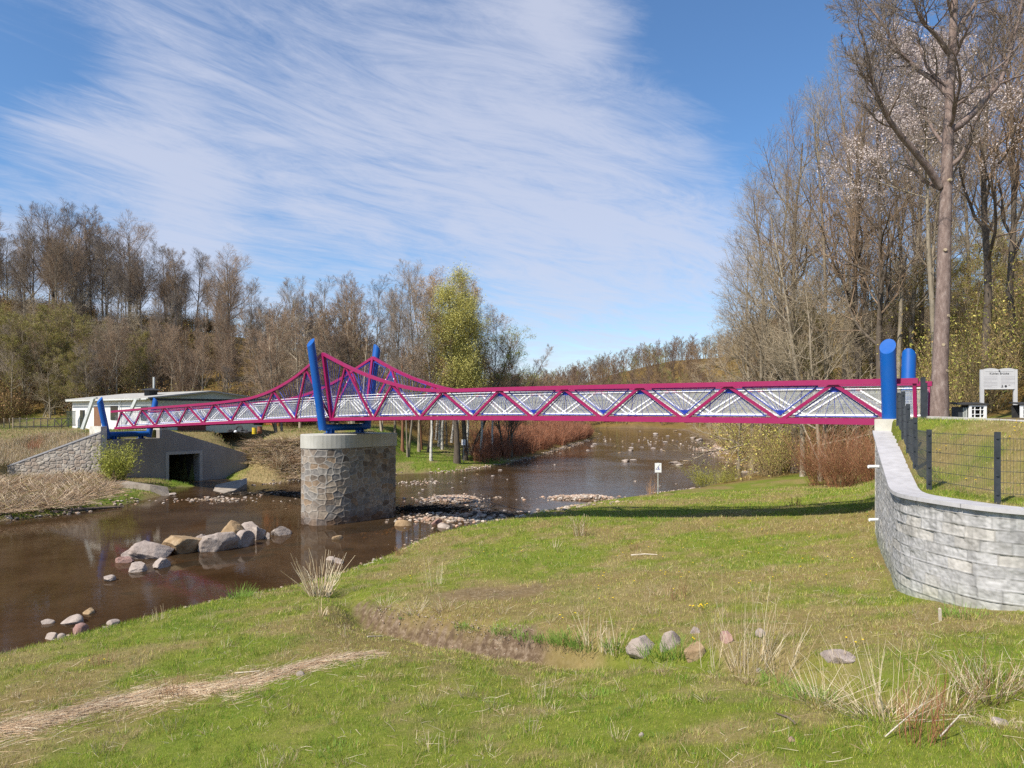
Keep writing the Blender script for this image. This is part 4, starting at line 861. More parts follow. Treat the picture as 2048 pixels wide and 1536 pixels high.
# brick ruin above the left span
def make_brick():
    root = empty('brick_gable', tuple(GP(545, 88)), 'small orange brick gable showing above the left bridge span', 'building'); BM = noisy('orange_brick', [(.3, (.36, .12, .045)), (.7, (.52, .20, .085))], 3, .9, .4)
    Y = 86.; pts = [(528, 870), (556, 870), (558, 800), (557, 768), (552, 764), (546, 766), (542, 782), (534, 788), (528, 800)]; a = np.array([P(x, y, Y) for x, y in pts]); b_ = a + [.6, 3., 0]; n = len(a); i = np.arange(n); j = (i + 1) % n
    mb = MB(); mb.add(np.vstack([a, b_]), np.stack([i, i + n, j + n, j], -1)); mb.add(a, [list(range(n))]); child(mb, 'brick_wall', BM, root); mb = MB(); mb.bar(P(541, 783, Y - .1), P(543, 765, Y - .1), .25, .3, up=(0, 1, 0)); child(mb, 'dark_edge', DARKSTEEL, root)
make_brick()
# ------------------------------------------------------------------ trees
def unit(v): return v / (np.linalg.norm(v, axis=-1, keepdims=True) + 1e-9)
def branch_set(rs, P0, D0, L, R0, R1, K, wander, up):
    """polylines grown from P0 along D0; up pulls them skyward"""
    B = len(P0); P_ = np.empty((B, K, 3)); P_[:, 0] = P0; d = unit(D0)
    for k in range(1, K):
        P_[:, k] = P_[:, k - 1] + d * (L / (K - 1))[:, None]
        d = unit(d + rs.randn(B, 3) * wander + np.array([0, 0, up]))
    return P_, R0[:, None] + (R1 - R0)[:, None] * (np.linspace(0, 1, K)[None] ** .8)
def spawn(rs, P_, Rr, n, a0, a1, ang, lenf, Lp, rf, taper_len=.55):
    """n children on each parent polyline between fractions a0 and a1"""
    B, K, _ = P_.shape; f = a0 + (a1 - a0) * (np.arange(n)[None] + rs.rand(B, n)) / n; f = np.clip(f, 0, .999); x = f * (K - 1); i = x.astype(int); t = (x - i)[..., None]
    bi = np.arange(B)[:, None]; A = P_[bi, i]; C = P_[bi, np.minimum(i + 1, K - 1)]; p = A + (C - A) * t; d = unit(C - A); r = Rr[bi, i] * (1 - t[..., 0]) + Rr[bi, np.minimum(i + 1, K - 1)] * t[..., 0]
    phi = (np.arange(n)[None] * 2.399 + rs.rand(B, 1) * 6.28 + rs.randn(B, n) * .5); ref = np.where(np.abs(d[..., 2:3]) > .8, np.array([1., 0, 0]), np.array([0, 0, 1.])); X = unit(np.cross(d, ref)); Y = np.cross(d, X)
    side = X * np.cos(phi)[..., None] + Y * np.sin(phi)[..., None]; a = R(ang) * (1 + rs.randn(B, n) * .22); D = d * np.cos(a)[..., None] + side * np.sin(a)[..., None]
    L = Lp[:, None] * lenf * (1 - taper_len * (f - a0) / max(a1 - a0, 1e-3)) * (.75 + .5 * rs.rand(B, n))
    m = B * n; return p.reshape(m, 3), D.reshape(m, 3), L.reshape(m), (r * rf).reshape(m)
def leafquads(rs, C, size, col, spread=.1, tilt=1.):
    n = len(C); a = unit(rs.randn(n, 3)); b_ = unit(np.cross(a, rs.randn(n, 3))); s = size * (.6 + .8 * rs.rand(n, 1)); c = C + rs.randn(n, 3) * spread
    V = np.stack([c - a * s, c + b_ * s * .45, c + a * s, c - b_ * s * .45], 1).reshape(-1, 3); cc = np.asarray(col)[rs.randint(len(col), size=n)] * (.75 + .5 * rs.rand(n, 1)); return V, np.arange(4 * n).reshape(n, 4), np.repeat(cc, 4, 0)
def tree_mesh(seed, H, r0, base=.35, spread=.42, n1=12, n2=7, n3=6, n4=5, up=.10, ang=48, lean=(0, 0), twr=.0055, droop=0., stems=1, wander=.12, fork=.8, path=None, limbs=None, rtip=.16):
    rs = np.random.RandomState(seed); tm, cm = MB(), MB()
    P0 = np.zeros((stems, 3)); 
    if stems > 1: P0[:, :2] = rs.randn(stems, 2) * r0 * 1.8
    D0 = np.tile([lean[0], lean[1], 1.], (stems, 1)) + (rs.randn(stems, 3) * [.16, .16, 0] if stems > 1 else 0)
    Ls = H * (.80 + .2 * rs.rand(stems)) if stems > 1 else np.array([H * .93]); K0 = 12
    T, TR = branch_set(rs, P0, D0, Ls, np.full(stems, r0) * (.6 + .4 * rs.rand(stems) if stems > 1 else 1), np.full(stems, r0 * rtip), K0, .035 * wander / .12, .03)
    if path is not None: T = np.asarray(path, float)[None]; TR = np.linspace(1, .35, T.shape[1])[None] * r0
    TR[:, 0] *= 1.25; tm.add(*sweep(T, TR, 9))
    LW = np.full(len(T), H)
    p, d, L, r = spawn(rs, T, TR, n1, base, .98, ang, spread, LW, .62, .45)
    if limbs is not None:
        for lp, lr in limbs:
            lp = np.asarray(lp, float); kk = np.linspace(0, 1, 9); si = np.linspace(0, 1, len(lp)); Q = np.stack([np.interp(kk, si, lp[:, i]) for i in range(3)], 1)[None]; QR = np.linspace(lr, lr * .25, 9)[None]; tm.add(*sweep(Q, QR, 8))
            T = np.concatenate([T, np.stack([np.interp(np.linspace(0, 1, T.shape[1]), kk, Q[0, :, i]) for i in range(3)], 1)[None]]); TR = np.concatenate([TR, np.linspace(lr, lr * .25, TR.shape[1])[None]])
        p, d, L, r = spawn(rs, T, TR, n1, base, .98, ang, spread, np.full(len(T), H) * np.concatenate([[1], np.full(len(T) - 1, .7)]), .5, .4)
    A1, R1 = branch_set(rs, p, d, L, r, r * .25, 10, wander * .75, up * .8); tm.add(*sweep(A1, R1, 6))
    p, d, L2, r = spawn(rs, A1, R1, n2, .15, .97, 38, .55, L, .66); A2, R2 = branch_set(rs, p, d, L2, np.maximum(r, twr * 1.3), np.full(len(r), twr), 6, wander * .8, up * .9 - droop * .3); cm.add(*sweep(A2, R2, 4))
    p, d, L3, r = spawn(rs, A2, R2, n3, .15, .97, 33, .60, L2, .7, .45); A3, R3 = branch_set(rs, p, d, L3, np.maximum(r, twr), np.full(len(r), twr * .6), 4, wander * .9, up * .6 - droop); cm.add(*sweep(A3, R3, 3))
    tips = A3
    if n4:
        p, d, L4, r = spawn(rs, A3, R3, n4, .15, .97, 30, .72, L3, .75, .4); A4, R4 = branch_set(rs, p, d, np.maximum(L4, .12), np.full(len(L4), twr * .8), np.full(len(L4), twr * .35), 3, wander * .7, up * .3 - droop * 1.2); cm.add(*sweep(A4, R4, 3)); tips = A4
    return tm, cm, tips.reshape(-1, 3)
PROTO = {}
def proto(key, tmat, cmat, leaf=None, **k):
    """a tree kind: trunk, crown and (where it has them) leaf meshes"""
    tm, cm, tips = tree_mesh(**k); rs = np.random.RandomState(k['seed'] + 99); r = {'trunk': tm.build('trunk', tmat, me_only=True, smooth=True), 'crown': cm.build('crown', cmat, me_only=True)}
    if leaf:
        n, size, col, sp = leaf; n = min(n, len(tips) * 3); c = tips[rs.randint(len(tips), size=n)]; mb = MB(); mb.add(*leafquads(rs, c, size, col, sp)); r['leaves'] = mb.build('leaves', LEAF, me_only=True)
    PROTO[key] = (r, k['H'])
def plant(key, x, y, h, label, cat='tree', group=None, name='bare_tree', rz=0., wide=1., dz=-.1, leanx=0.):
    r, H = PROTO[key]; s = h / H; o = empty(name, (x, y, gz(x, y) + dz), label, cat, group, rz); o.scale = (s * wide, s * wide, s); o.rotation_euler.y = leanx
    for nm, me in r.items():
        c = bpy.data.objects.new(nm, me); SC.collection.objects.link(c); c.parent = o
    return o
OLIVE = [(.24, .24, .05), (.30, .27, .07), (.30, .23, .09)]
proto('oak1', BARKD, TWIGR, seed=1, H=17, r0=.27, base=.32, spread=.42, n1=15, n2=9, n3=7, n4=6, ang=48, up=.12, twr=.0085)
proto('oak2', BARKD, TWIG, seed=2, H=17, r0=.24, base=.40, spread=.36, n1=14, n2=9, n3=7, n4=6, ang=44, up=.15, twr=.0085)
proto('ash1', BARK, TWIGR, seed=3, H=16, r0=.19, base=.38, spread=.27, n1=16, n2=8, n3=8, n4=6, ang=36, up=.17, twr=.008)
proto('ash2', BARK, TWIG, seed=4, H=16, r0=.17, base=.30, spread=.30, n1=16, n2=8, n3=8, n4=6, ang=42, up=.14, twr=.008)
proto('multi', BARK, TWIGR, seed=5, H=14, r0=.14, base=.12, spread=.20, n1=14, n2=7, n3=7, n4=6, ang=32, up=.16, twr=.0065, stems=4)
proto('budding', BARK, TWIGR, seed=6, H=12, r0=.12, base=.15, spread=.30, n1=12, n2=7, n3=6, n4=4, ang=46, up=.10, twr=.008, stems=2, leaf=(22000, .05, OLIVE, .12))
proto('tall1', BARK, TWIGL, seed=7, H=24, r0=.24, base=.26, spread=.24, n1=22, n2=10, n3=6, n4=5, ang=46, up=.12, twr=.0055, wander=.13)
proto('tall2', BARKD, TWIGR, seed=8, H=24, r0=.30, base=.36, spread=.30, n1=16, n2=10, n3=6, n4=5, ang=42, up=.14, twr=.0055, wander=.18)
proto('tall3', BARK, TWIG, seed=9, H=24, r0=.21, base=.40, spread=.22, n1=18, n2=9, n3=6, n4=5, ang=44, up=.12, twr=.0055, wander=.15)
proto('low', BARK, TWIGL, seed=10, H=14, r0=.16, base=.08, spread=.42, n1=18, n2=9, n3=7, n4=4, ang=70, up=.03, twr=.0065, wander=.15)
proto('birch', BIRCH, TWIGR, seed=11, H=20, r0=.17, base=.30, spread=.20, n1=20, n2=9, n3=6, n4=4, ang=38, up=.10, droop=.16, twr=.0055, wander=.14, leaf=(14000, .045, [(.55, .35, .18), (.48, .33, .16)], .15))
proto('slim', BARK, TWIG, seed=12, H=19, r0=.15, base=.28, spread=.22, n1=17, n2=8, n3=8, n4=6, ang=34, up=.15, twr=.0065, stems=2)
proto('willow', BARKD, vcol_mat('willow_twig'), seed=13, H=19, r0=.30, base=.25, spread=.24, n1=20, n2=9, n3=8, n4=6, ang=46, up=.09, droop=.12, twr=.0065, leaf=(40000, .06, [(.50, .46, .12), (.58, .53, .17), (.42, .40, .11)], .42))
for me in (PROTO['willow'][0]['crown'],):
    me.materials.clear(); me.materials.append(noisy('willow_twigs', [(.3, (.20, .19, .05)), (.7, (.34, .30, .09))], .6, .9, 0))
proto('leaner', BARKD, TWIGL, seed=14, H=13, r0=.20, base=.35, spread=.36, n1=11, n2=7, n3=5, n4=4, ang=46, up=.06, lean=(.42, 0), twr=.0065, leaf=(9000, .05, [(.26, .30, .06), (.32, .34, .08)], .12))
rt = np.random.RandomState(77)
# --- left wooded hill: skyline trees, one by one
SKY = [(-60, 400), (0, 425), (40, 470), (75, 426), (100, 428), (135, 430), (175, 438), (205, 445), (250, 452), (290, 470), (320, 500), (360, 512), (395, 535), (430, 520), (462, 514), (500, 555), (540, 590), (580, 572), (615, 590), (660, 600)]
big = [(-30, 'oak1', 425), (14, 'ash2', 470), (50, 'ash1', 478), (108, 'oak1', 424), (152, 'oak2', 428), (182, 'ash1', 436), (205, 'ash2', 444), (258, 'oak1', 450), (330, 'ash2', 488), (352, 'ash1', 505), (392, 'oak2', 518), (456, 'oak1', 512), (500, 'ash2', 565), (578, 'oak2', 570), (618, 'ash1', 590)]
desc = {-30: 'bare oak cut off by the left edge of the hill crest', 14: 'bare tree near the left edge, below the skyline of its neighbours', 50: 'slender bare tree just left of the wide oak on the hill crest', 108: 'tall wide bare oak on the hill crest, leftmost high crown', 152: 'bare oak with a high forked crown right of the wide leftmost one', 182: 'slim bare tree between two oaks on the hill crest', 205: 'slim straight bare tree left of the round-crowned oak', 258: 'bare oak with a big round crown in the middle of the left hill', 330: 'slim bare tree right of the round-crowned oak on the left hill', 352: 'bare crest tree halfway down the left skyline', 392: 'bare forked tree beside the gap in the left skyline', 456: 'lone bare oak standing clear against the sky, right end of the crest', 500: 'small bare tree right of the lone oak', 578: 'bare round tree behind the left bridge span', 618: 'bare tree left of the blue middle mast, far behind'}
for px, key, ty in big:
    Y = 112 + rt.rand() * 10; x = (px - CX) / F0 * Y; zt = CH + (HY - ty) / F0 * Y; h = zt - gz(x, Y); plant(key, x, Y, h, desc[px], rz=rt.rand() * 6, wide=1.0)
for i in range(80):
    px = rt.uniform(-60, 660); Y = rt.uniform(104, 134); x = (px - CX) / F0 * Y; ty = np.interp(px, *zip(*SKY)) + rt.uniform(25, 90); zt = CH + (HY - ty) / F0 * Y; h = zt - gz(x, Y)
    if h > 4: plant(['ash1', 'ash2', 'oak2', 'slim', 'ash1'][i % 5], x, Y, h, 'slim bare tree in the upper belt of the left wooded hill', group='bare trees of the left hill crest', rz=rt.rand() * 6, wide=rt.uniform(.7, 1.))
for i in range(84):
    px = rt.uniform(-60, 640); Y = rt.uniform(87, 106); x = (px - CX) / F0 * Y; h = rt.uniform(6, 12.5) * (1 if px > 60 else 1.0)
    k = ['budding', 'ash2', 'multi', 'budding', 'ash1', 'low'][i % 6]
    if px > 280 and k == 'budding': k = 'multi'
    plant(k, x, Y, h, 'thin young tree on the slope of the left wooded hill behind the shed', group='young trees on the left slope', rz=rt.rand() * 6, name='young_tree')
# --- middle group on the far bank
mid = [(556, 78, 'multi', 590, 'brown many-stemmed tree behind the left bridge span'), (600, 84, 'low', 610, 'bushy brown tree left of the near blue mast'), (640, 80, 'multi', 585, 'dense brown tree directly behind the near blue mast'), (680, 78, 'slim', 548, 'tall bare brown tree right of the near blue mast'), (712, 80, 'multi', 552, 'bare tree between the two tall blue masts'), (700, 90, 'ash1', 560, 'slim bare tree farther back between the blue masts'),
       (765, 78, 'slim', 545, 'tall pale bare tree behind the far blue mast'), (790, 82, 'tall3', 548, 'tall bare tree right of the far blue mast'), (815, 76, 'slim', 546, 'bare tree left of the yellow willow, second from it'), (838, 80, 'tall3', 540, 'bare tree immediately left of the yellow willow'), (862, 75, 'birch', 566, 'white-barked birch left of the yellow willow trunk'), (884, 84, 'birch', 540, 'tallest birch behind the yellow willow'), (934, 83, 'birch', 545, 'birch with drooping red-brown twigs right of the willow'), (962, 82, 'birch', 565, 'red-brown drooping birch at the right edge of the group'), (985, 84, 'birch', 618, 'smaller birch at the right end of the group'), (1012, 88, 'multi', 652, 'thin shrubby tree right of the birches')]
for px, Y, key, ty, lb in mid:
    x = (px - CX) / F0 * Y; h = CH + (HY - ty) / F0 * Y - gz(x, Y); plant(key, x, Y, h, lb, rz=rt.rand() * 6, name='birch' if key == 'birch' else 'bare_tree', cat='birch' if key == 'birch' else 'tree')
for px, Y, ty, w, lb in ((914, 76, 545, 1.12, 'tall willow with bright yellow-green spring foliage right of the masts'), (930, 79, 600, 1.15, 'lower yellow-green willow crown right of the tall willow')):
    x = (px - CX) / F0 * Y; h = CH + (HY - ty) / F0 * Y - gz(x, Y); plant('willow', x, Y, h, lb, 'willow', name='willow', rz=1.2, wide=w)
x = (940 - CX) / F0 * 84; plant('leaner', x, 84, CH + (HY - 655) / F0 * 84 - gz(x, 84), 'dark-trunked willow leaning right over the far bank', 'willow', name='leaning_willow')
# thin trunks seen under the bridge on the green bank
for i, (px, pyb, m_, w, ln) in enumerate(((722, 862, 'b', .20, .10), (805, 902, 'r', .2, 0), (822, 880, 'r', .16, -.04), (842, 900, 'r', .2, -.02), (858, 905, 'd', .27, .10), (872, 880, 'w', .16, .05), (878, 893, 'w', .2, .05), (893, 890, 'b', .14, .03), (903, 885, 'w', .18, .1), (913, 888, 'w', .16, .06))):
    g = ray_ground(px, pyb, 66, 110); me = tree_mesh(200 + i, 12., w, base=.4, spread=.12, n1=8, n2=5, n3=4, n4=3, ang=30, up=.15, lean=(ln, 0), twr=.01)
    nm = {'b': 'slender_tree', 'r': 'reddish_pine', 'd': 'dark_trunk_tree', 'w': 'young_birch'}[m_]; MM = {'b': BARK, 'r': noisy('bark_red%d' % i, [(.3, (.15, .07, .04)), (.7, (.28, .14, .08))], 4, .9, .4), 'd': BARKD, 'w': BIRCH}[m_]
    o = empty(nm, (g[0], g[1], g[2] - .1), {0: 'slanting slim trunk right of the pier top', 1: 'red-brown trunk nearest the pier on the green bank', 2: 'thin red-brown trunk second from the pier', 3: 'red-brown trunk third from the pier', 4: 'thick dark leaning trunk in front of the birches', 5: 'white birch trunk behind the thick dark trunk', 6: 'white birch trunk right of the thick dark trunk', 7: 'thin grey trunk between the white birch trunks', 8: 'slanting white birch trunk left of the river sign', 9: 'rightmost white birch trunk before the small sign'}[i], 'tree', 'trunks on the green far bank')
    for mb, n_, mt in ((me[0], 'trunk', MM), (me[1], 'crown', TWIGR)): q = mb.build(n_, mt, smooth=(n_ == 'trunk')); q.parent = o
# --- right bank wood
right = [(1478, 75, 'low', 610, 1.0), (1505, 72, 'tall3', 470, 1.1), (1520, 64, 'low', 520, 1.), (1530, 70, 'tall1', 360, 1.05), (1562, 66, 'tall1', 285, 1.05), (1590, 60, 'tall2', 235, 1.0), (1606, 54, 'tall1', 380, 1.0), (1650, 56, 'tall1', 190, .95), (1640, 50, 'low', 540, 1.0), (1690, 62, 'tall3', 130, 1.0), (1715, 52, 'tall2', 150, .95), (1748, 60, 'tall1', 90, .9), (1762, 47, 'tall2', 200, 1.0), (1795, 48, 'tall3', 110, .9), (1815, 56, 'tall1', 120, .9), (1840, 62, 'tall2', 130, .9), (1938, 58, 'tall3', 60, .9), (1972, 38, 'tall2', -60, .9), (2022, 40, 'tall2', -20, .9), (2052, 44, 'tall3', 20, .9), (1905, 70, 'tall1', 150, .8), (1990, 66, 'tall1', 130, .8), (2075, 50, 'tall2', -30, .9), (1870, 46, 'tall3', 160, .8)]
rl = ['low spreading bare tree at the water end of the right wood', 'slim bare tree at the left end of the right wood', 'low bushy bare tree overhanging the river', 'bare tree rising at the left slope of the right wood skyline', 'tall bare tree second on the right wood skyline', 'dark forked bare tree in the left part of the right wood', 'pale-trunked tree standing on the near bank under the bridge', 'tall fine-twigged bare tree left of the dark forked oak', 'low spreading tree behind the reddish bush', 'tall slim bare tree reaching the high skyline', 'dark heavy-limbed oak behind the right bridge span', 'highest fine-twigged tree left of the big trunk', 'dark-trunked oak left of the near right mast', 'slim grey tree directly above the right blue masts', 'bare tree between the right blue masts and the big trunk', 'dark bare tree close left of the big trunk', 'slim tree right behind the big trunk', 'dark crooked oak left of the information board', 'dark crooked tree behind the information board', 'bare tree at the right edge of the picture', 'fine-twigged tree far behind the big trunk', 'fine-twigged tree far behind the information board', 'dark oak cut off by the right edge', 'slim grey tree left of the big trunk, near its foot']
for (px, Y, key, ty, w), lb in zip(right, rl):
    x = (px - CX) / F0 * Y; h = CH + (HY - ty) / F0 * Y - gz(x, Y); plant(key, x, Y, h, lb, rz=rt.rand() * 6, wide=w * min(1, 24 / h + .1))
for i in range(34):
    px = rt.uniform(1500, 2120); Y = rt.uniform(52, 98); x = (px - CX) / F0 * Y
    if x < 18: continue
    sky = np.interp(px, [1500, 1560, 1640, 1700, 1760, 1900, 2120], [420, 320, 220, 170, 170, 220, 180]); zt = CH + (HY - sky - rt.uniform(200, 440)) / F0 * Y; h = min(max(zt - gz(x, Y), 6), 24)
    plant(['tall1', 'budding', 'ash2', 'budding', 'tall3', 'budding', 'multi'][i % 7], x, Y, h, 'slender bare tree among the many on the right wooded slope', group='trees of the right wooded slope', rz=rt.rand() * 6, wide=.8)
# --- blossoming tree high behind the big trunk
proto('blossom', BARK, TWIG, seed=15, H=20, r0=.2, base=.62, spread=.24, n1=13, n2=8, n3=7, n4=5, ang=50, up=.1, twr=.0055, leaf=(34000, .05, [(.58, .50, .48), (.68, .60, .57), (.46, .38, .36)], .10))
x = (1872 - CX) / F0 * 36; plant('blossom', x, 36, CH + (HY - 75) / F0 * 36 - gz(x, 36), 'tree with pale pinkish white blossom high behind the big trunk', 'cherry tree', name='cherry_tree')
# --- the big trunk by the path, drawn limb by limb
def bigtree():
    Y = 26.; g = P(1877, 838, Y); root = empty('big_tree', tuple(g), 'big bare tree with thick grey-brown trunk beside the information board', 'tree'); L = lambda pts, dy=0.: [P(x, y, Y + dy * i / max(len(pts) - 1, 1)) - g for i, (x, y) in enumerate(pts)]
    trunk = L([(1877, 842), (1880, 740), (1884, 640), (1887, 560), (1889, 470), (1892, 390), (1895, 290), (1898, 230), (1902, 150), (1906, 60), (1912, -60), (1915, -160)])
    limbs = [(L([(1880, 375), (1850, 325), (1812, 285), (1778, 240), (1752, 190), (1740, 130), (1722, 60)], -2), .14), (L([(1893, 265), (1930, 245), (1965, 205), (2000, 165), (2020, 110), (2035, 50), (2052, -40)], 2), .15), (L([(1899, 195), (1875, 165), (1830, 135), (1790, 95), (1770, 50), (1725, 0)], 1.5), .11), (L([(1900, 110), (1872, 70), (1840, 40), (1822, -20)], -1), .10), (L([(1903, 75), (1935, 30), (1962, -10), (1975, -90)], 1), .10)]
    tm, cm, tips = tree_mesh(41, 21., .29, base=.40, spread=.16, n1=13, n2=7, n3=6, n4=5, ang=48, up=.10, twr=.006, wander=.2, path=trunk, limbs=limbs)
    for mb, n_, mt in ((tm, 'trunk', BIGB), (cm, 'crown', TWIG)): q = mb.build(n_, mt, smooth=(n_ == 'trunk')); q.parent = root
    for k, (x, y) in enumerate(((1899, 360), (1892, 500), (1895, 632), (1888, 690), (1892, 742))):
        mb = MB(); c = P(x, y, Y - .22) - g; mb.tube([c + [0, .1, 0], c + [.04 * (-1) ** k, -.04, .01]], [.075, .055], 10); q = mb.build('branch_stub', TWIGL); q.parent = root
BIGB = noisy('bark_big', [(.22, (.10, .07, .06)), (.5, (.21, .155, .135)), (.62, (.27, .21, .185)), (.8, (.42, .36, .32))], 9, .95, .8, .03, mapping=(1, 1, .35))
bigtree()
# --- far woods over the river bend: one mass
def far_wood():
    rs = np.random.RandomState(3); mt = MB(); kinds = [tree_mesh(300 + i, 12., .16, base=.15, spread=.34, n1=9, n2=6, n3=5, n4=0, ang=46, up=.12, twr=.03) for i in range(4)]
    V = []; specs = []
    for i in range(1150):
        Y = rs.uniform(165, 415); px = rs.uniform(980, 1580); specs.append(((px - CX) / F0 * Y, Y))
    for i in range(200): Y = rs.uniform(200, 420); specs.append((rs.uniform(300, 1000) / F0 * Y - CX / F0 * Y, Y))
    for i in range(170): specs.append((rs.uniform(48, 120), rs.uniform(95, 150)))
    for i in range(150): specs.append((rs.uniform(-34, 8) - 8, rs.uniform(112, 160)))
    specs = np.array(specs); inr = inpoly(specs[:, 0], specs[:, 1], POLY); dn = np.minimum(pdist(specs[:, 0], specs[:, 1], NEAR), pdist(specs[:, 0], specs[:, 1], FAR)); Z = height(specs[:, 0], specs[:, 1], False)
    base = [(.20, .13, .075), (.17, .11, .07), (.22, .155, .09), (.14, .10, .075)]
    for i, (x, y) in enumerate(specs):
        if inr[i] or dn[i] < 4: continue
        tm, cm, _ = kinds[i % 4]; s = rs.uniform(.7, 1.2) * (1.0 if y > 150 else .7); a = rs.rand() * 6.28; c, s_ = math.cos(a), math.sin(a); M_ = np.array([[c, -s_, 0], [s_, c, 0], [0, 0, 1]]) * s
        col = np.array(base[rs.randint(4)]) * rs.uniform(.8, 1.25)
        if rs.rand() < .07: col = np.array((.20, .20, .075))
        for mb in (tm, cm):
            for v, l, st in zip(mb.V, mb.L, mb.S):
                n0 = mt.n; vv = v @ M_.T + [x, y, Z[i] - .1]; mt.V.append(vv); mt.L.append(l - l.min() + n0); mt.S.append(st); mt.M.append(np.zeros(len(st), int)); cc = np.ones((len(vv), 4)); cc[:, :3] = col; mt.C.append(cc); mt.n += len(vv)
    tag(mt.build('far_woodland', VC), kind='stuff')
far_wood()

# ------------------------------------------------------------------ shrubs, reeds, grasses
def spray(rs, n, L, spread, r, K=4, wander=.10, up=.0, base_r=.15, tip=.35):
    p = np.zeros((n, 3)); a = rs.rand(n) * 6.28; rr = np.sqrt(rs.rand(n)) * base_r; p[:, 0] = rr * np.cos(a); p[:, 1] = rr * np.sin(a); p[:, 2] = -.04
    d = np.column_stack([np.cos(a) * spread * rs.rand(n), np.sin(a) * spread * rs.rand(n), np.ones(n)]) + rs.randn(n, 3) * [.08, .08, 0]
    return branch_set(rs, p, d, L * (.3 + .7 * rs.rand(n) ** 1.3), np.full(n, r), np.full(n, r * tip), K, wander, up)
def cols(rs, n, K, ns, pal): c = np.asarray(pal)[rs.randint(len(pal), size=n)] * (.7 + .55 * rs.rand(n, 1)); return np.repeat(c, K * ns, 0)
def bush_mesh(seed, n, L, spread, pal, r=.01, sub=5, base_r=.3, leaf=None, up=.02, wander=.12, K=5):
    rs = np.random.RandomState(seed); mb = MB(); A, Rr = spray(rs, n, L, spread, r, K, wander, up, base_r); v, f = sweep(A, Rr, 3); mb.add(v, f, cols(rs, n, K, 3, pal)); tips = A[:, -2:].reshape(-1, 3)
    if sub:
        p, d, l2, r2 = spawn(rs, A, Rr, sub, .25, .98, 32, .38, np.full(n, L), .7); B_, RB = branch_set(rs, p, d, l2, np.maximum(r2, r * .5), np.full(len(r2), r * .3), 3, wander, up); v, f = sweep(B_, RB, 3); mb.add(v, f, cols(rs, len(p), 3, 3, pal)); tips = B_.reshape(-1, 3)
    lf = None
    if leaf: nl, sz, lp, sp = leaf; lf = MB(); lf.add(*leafquads(rs, tips[rs.randint(len(tips), size=nl)], sz, lp, sp))
    return mb, lf
def bush(name, at, label, cat, mesh, group=None, scale=1., rz=0., stem='stems'):
    o = empty(name, tuple(at), label, cat, group, rz); o.scale = (scale,) * 3 if np.isscalar(scale) else scale; mb, lf = mesh
    q = mb if isinstance(mb, bpy.types.Mesh) else mb.build(stem, VC, me_only=True); c = bpy.data.objects.new(stem, q); SC.collection.objects.link(c); c.parent = o
    if lf is not None: ql = lf if isinstance(lf, bpy.types.Mesh) else lf.build('leaves', LEAF, me_only=True); c = bpy.data.objects.new('leaves', ql); SC.collection.objects.link(c); c.parent = o
    return o
STRAW = [(.42, .33, .20), (.52, .43, .29), (.33, .24, .14), (.60, .52, .38)]; BROWN = [(.22, .12, .06), (.29, .17, .09), (.16, .09, .05)]; RED = [(.27, .105, .055), (.34, .15, .085), (.21, .085, .05)]; YG = [(.24, .24, .05), (.32, .30, .07), (.18, .16, .05)]
bush('willow_bush', ray_ground(232, 968, 40, 70), 'yellow-green budding willow bush in front of the grey abutment', 'bush', bush_mesh(1, 70, 3.6, .45, YG, .012, 6, .5, (5200, .06, [(.30, .33, .05), (.38, .38, .07)], .08)))
bush('willow_bush', GP(1430, 57.5) , 'yellow-green willow whips growing at the near waterline right of the sign', 'bush', bush_mesh(2, 130, 2.2, .8, YG, .009, 4, 1.3, (4200, .035, [(.34, .33, .06), (.28, .28, .05)], .05)), scale=(1.2, 1, 1))
for k, (px, Y, s) in enumerate(((1642, 45.5, 1.), (1712, 44, 1.1), (1680, 42, .95), (1740, 39, .75))):
    bush('red_brown_bush', GP(px, Y), ['reddish bare bush under the bridge, leftmost of its row', 'largest reddish bare bush left of the retaining wall', 'reddish bare bush in front, middle of its row', 'smaller reddish bush tucked against the retaining wall'][k], 'bush', bush_mesh(10 + k, 110, 4.2, .75, BROWN + RED, .011, 8, .7, (900, .035, [(.30, .24, .08), (.38, .22, .12)], .08)), 'reddish bushes under the bridge', s)
bush('dry_bush', GP(560, 63), 'dry brown bush on the meadow edge left of the pier', 'bush', bush_mesh(20, 60, 1.9, .4, BROWN + STRAW, .012, 6, .4)); bush('dry_bush', GP(590, 64), 'tangled dry bush just behind the left side of the pier', 'bush', bush_mesh(21, 50, 1.7, .8, BROWN, .012, 6, .5))
for k, (px, pyb, s) in enumerate(((70, 905, .8), (105, 935, .55))): bush('red_shrub', ray_ground(px, pyb, 40, 70), ['pinkish bare shrub above the left wing wall slope', 'low pinkish shrub at the foot of the left slope'][k], 'bush', bush_mesh(30 + k, 60, 2.3, .7, RED, .01, 5, .5), 'pinkish shrubs left of the wing wall', s)
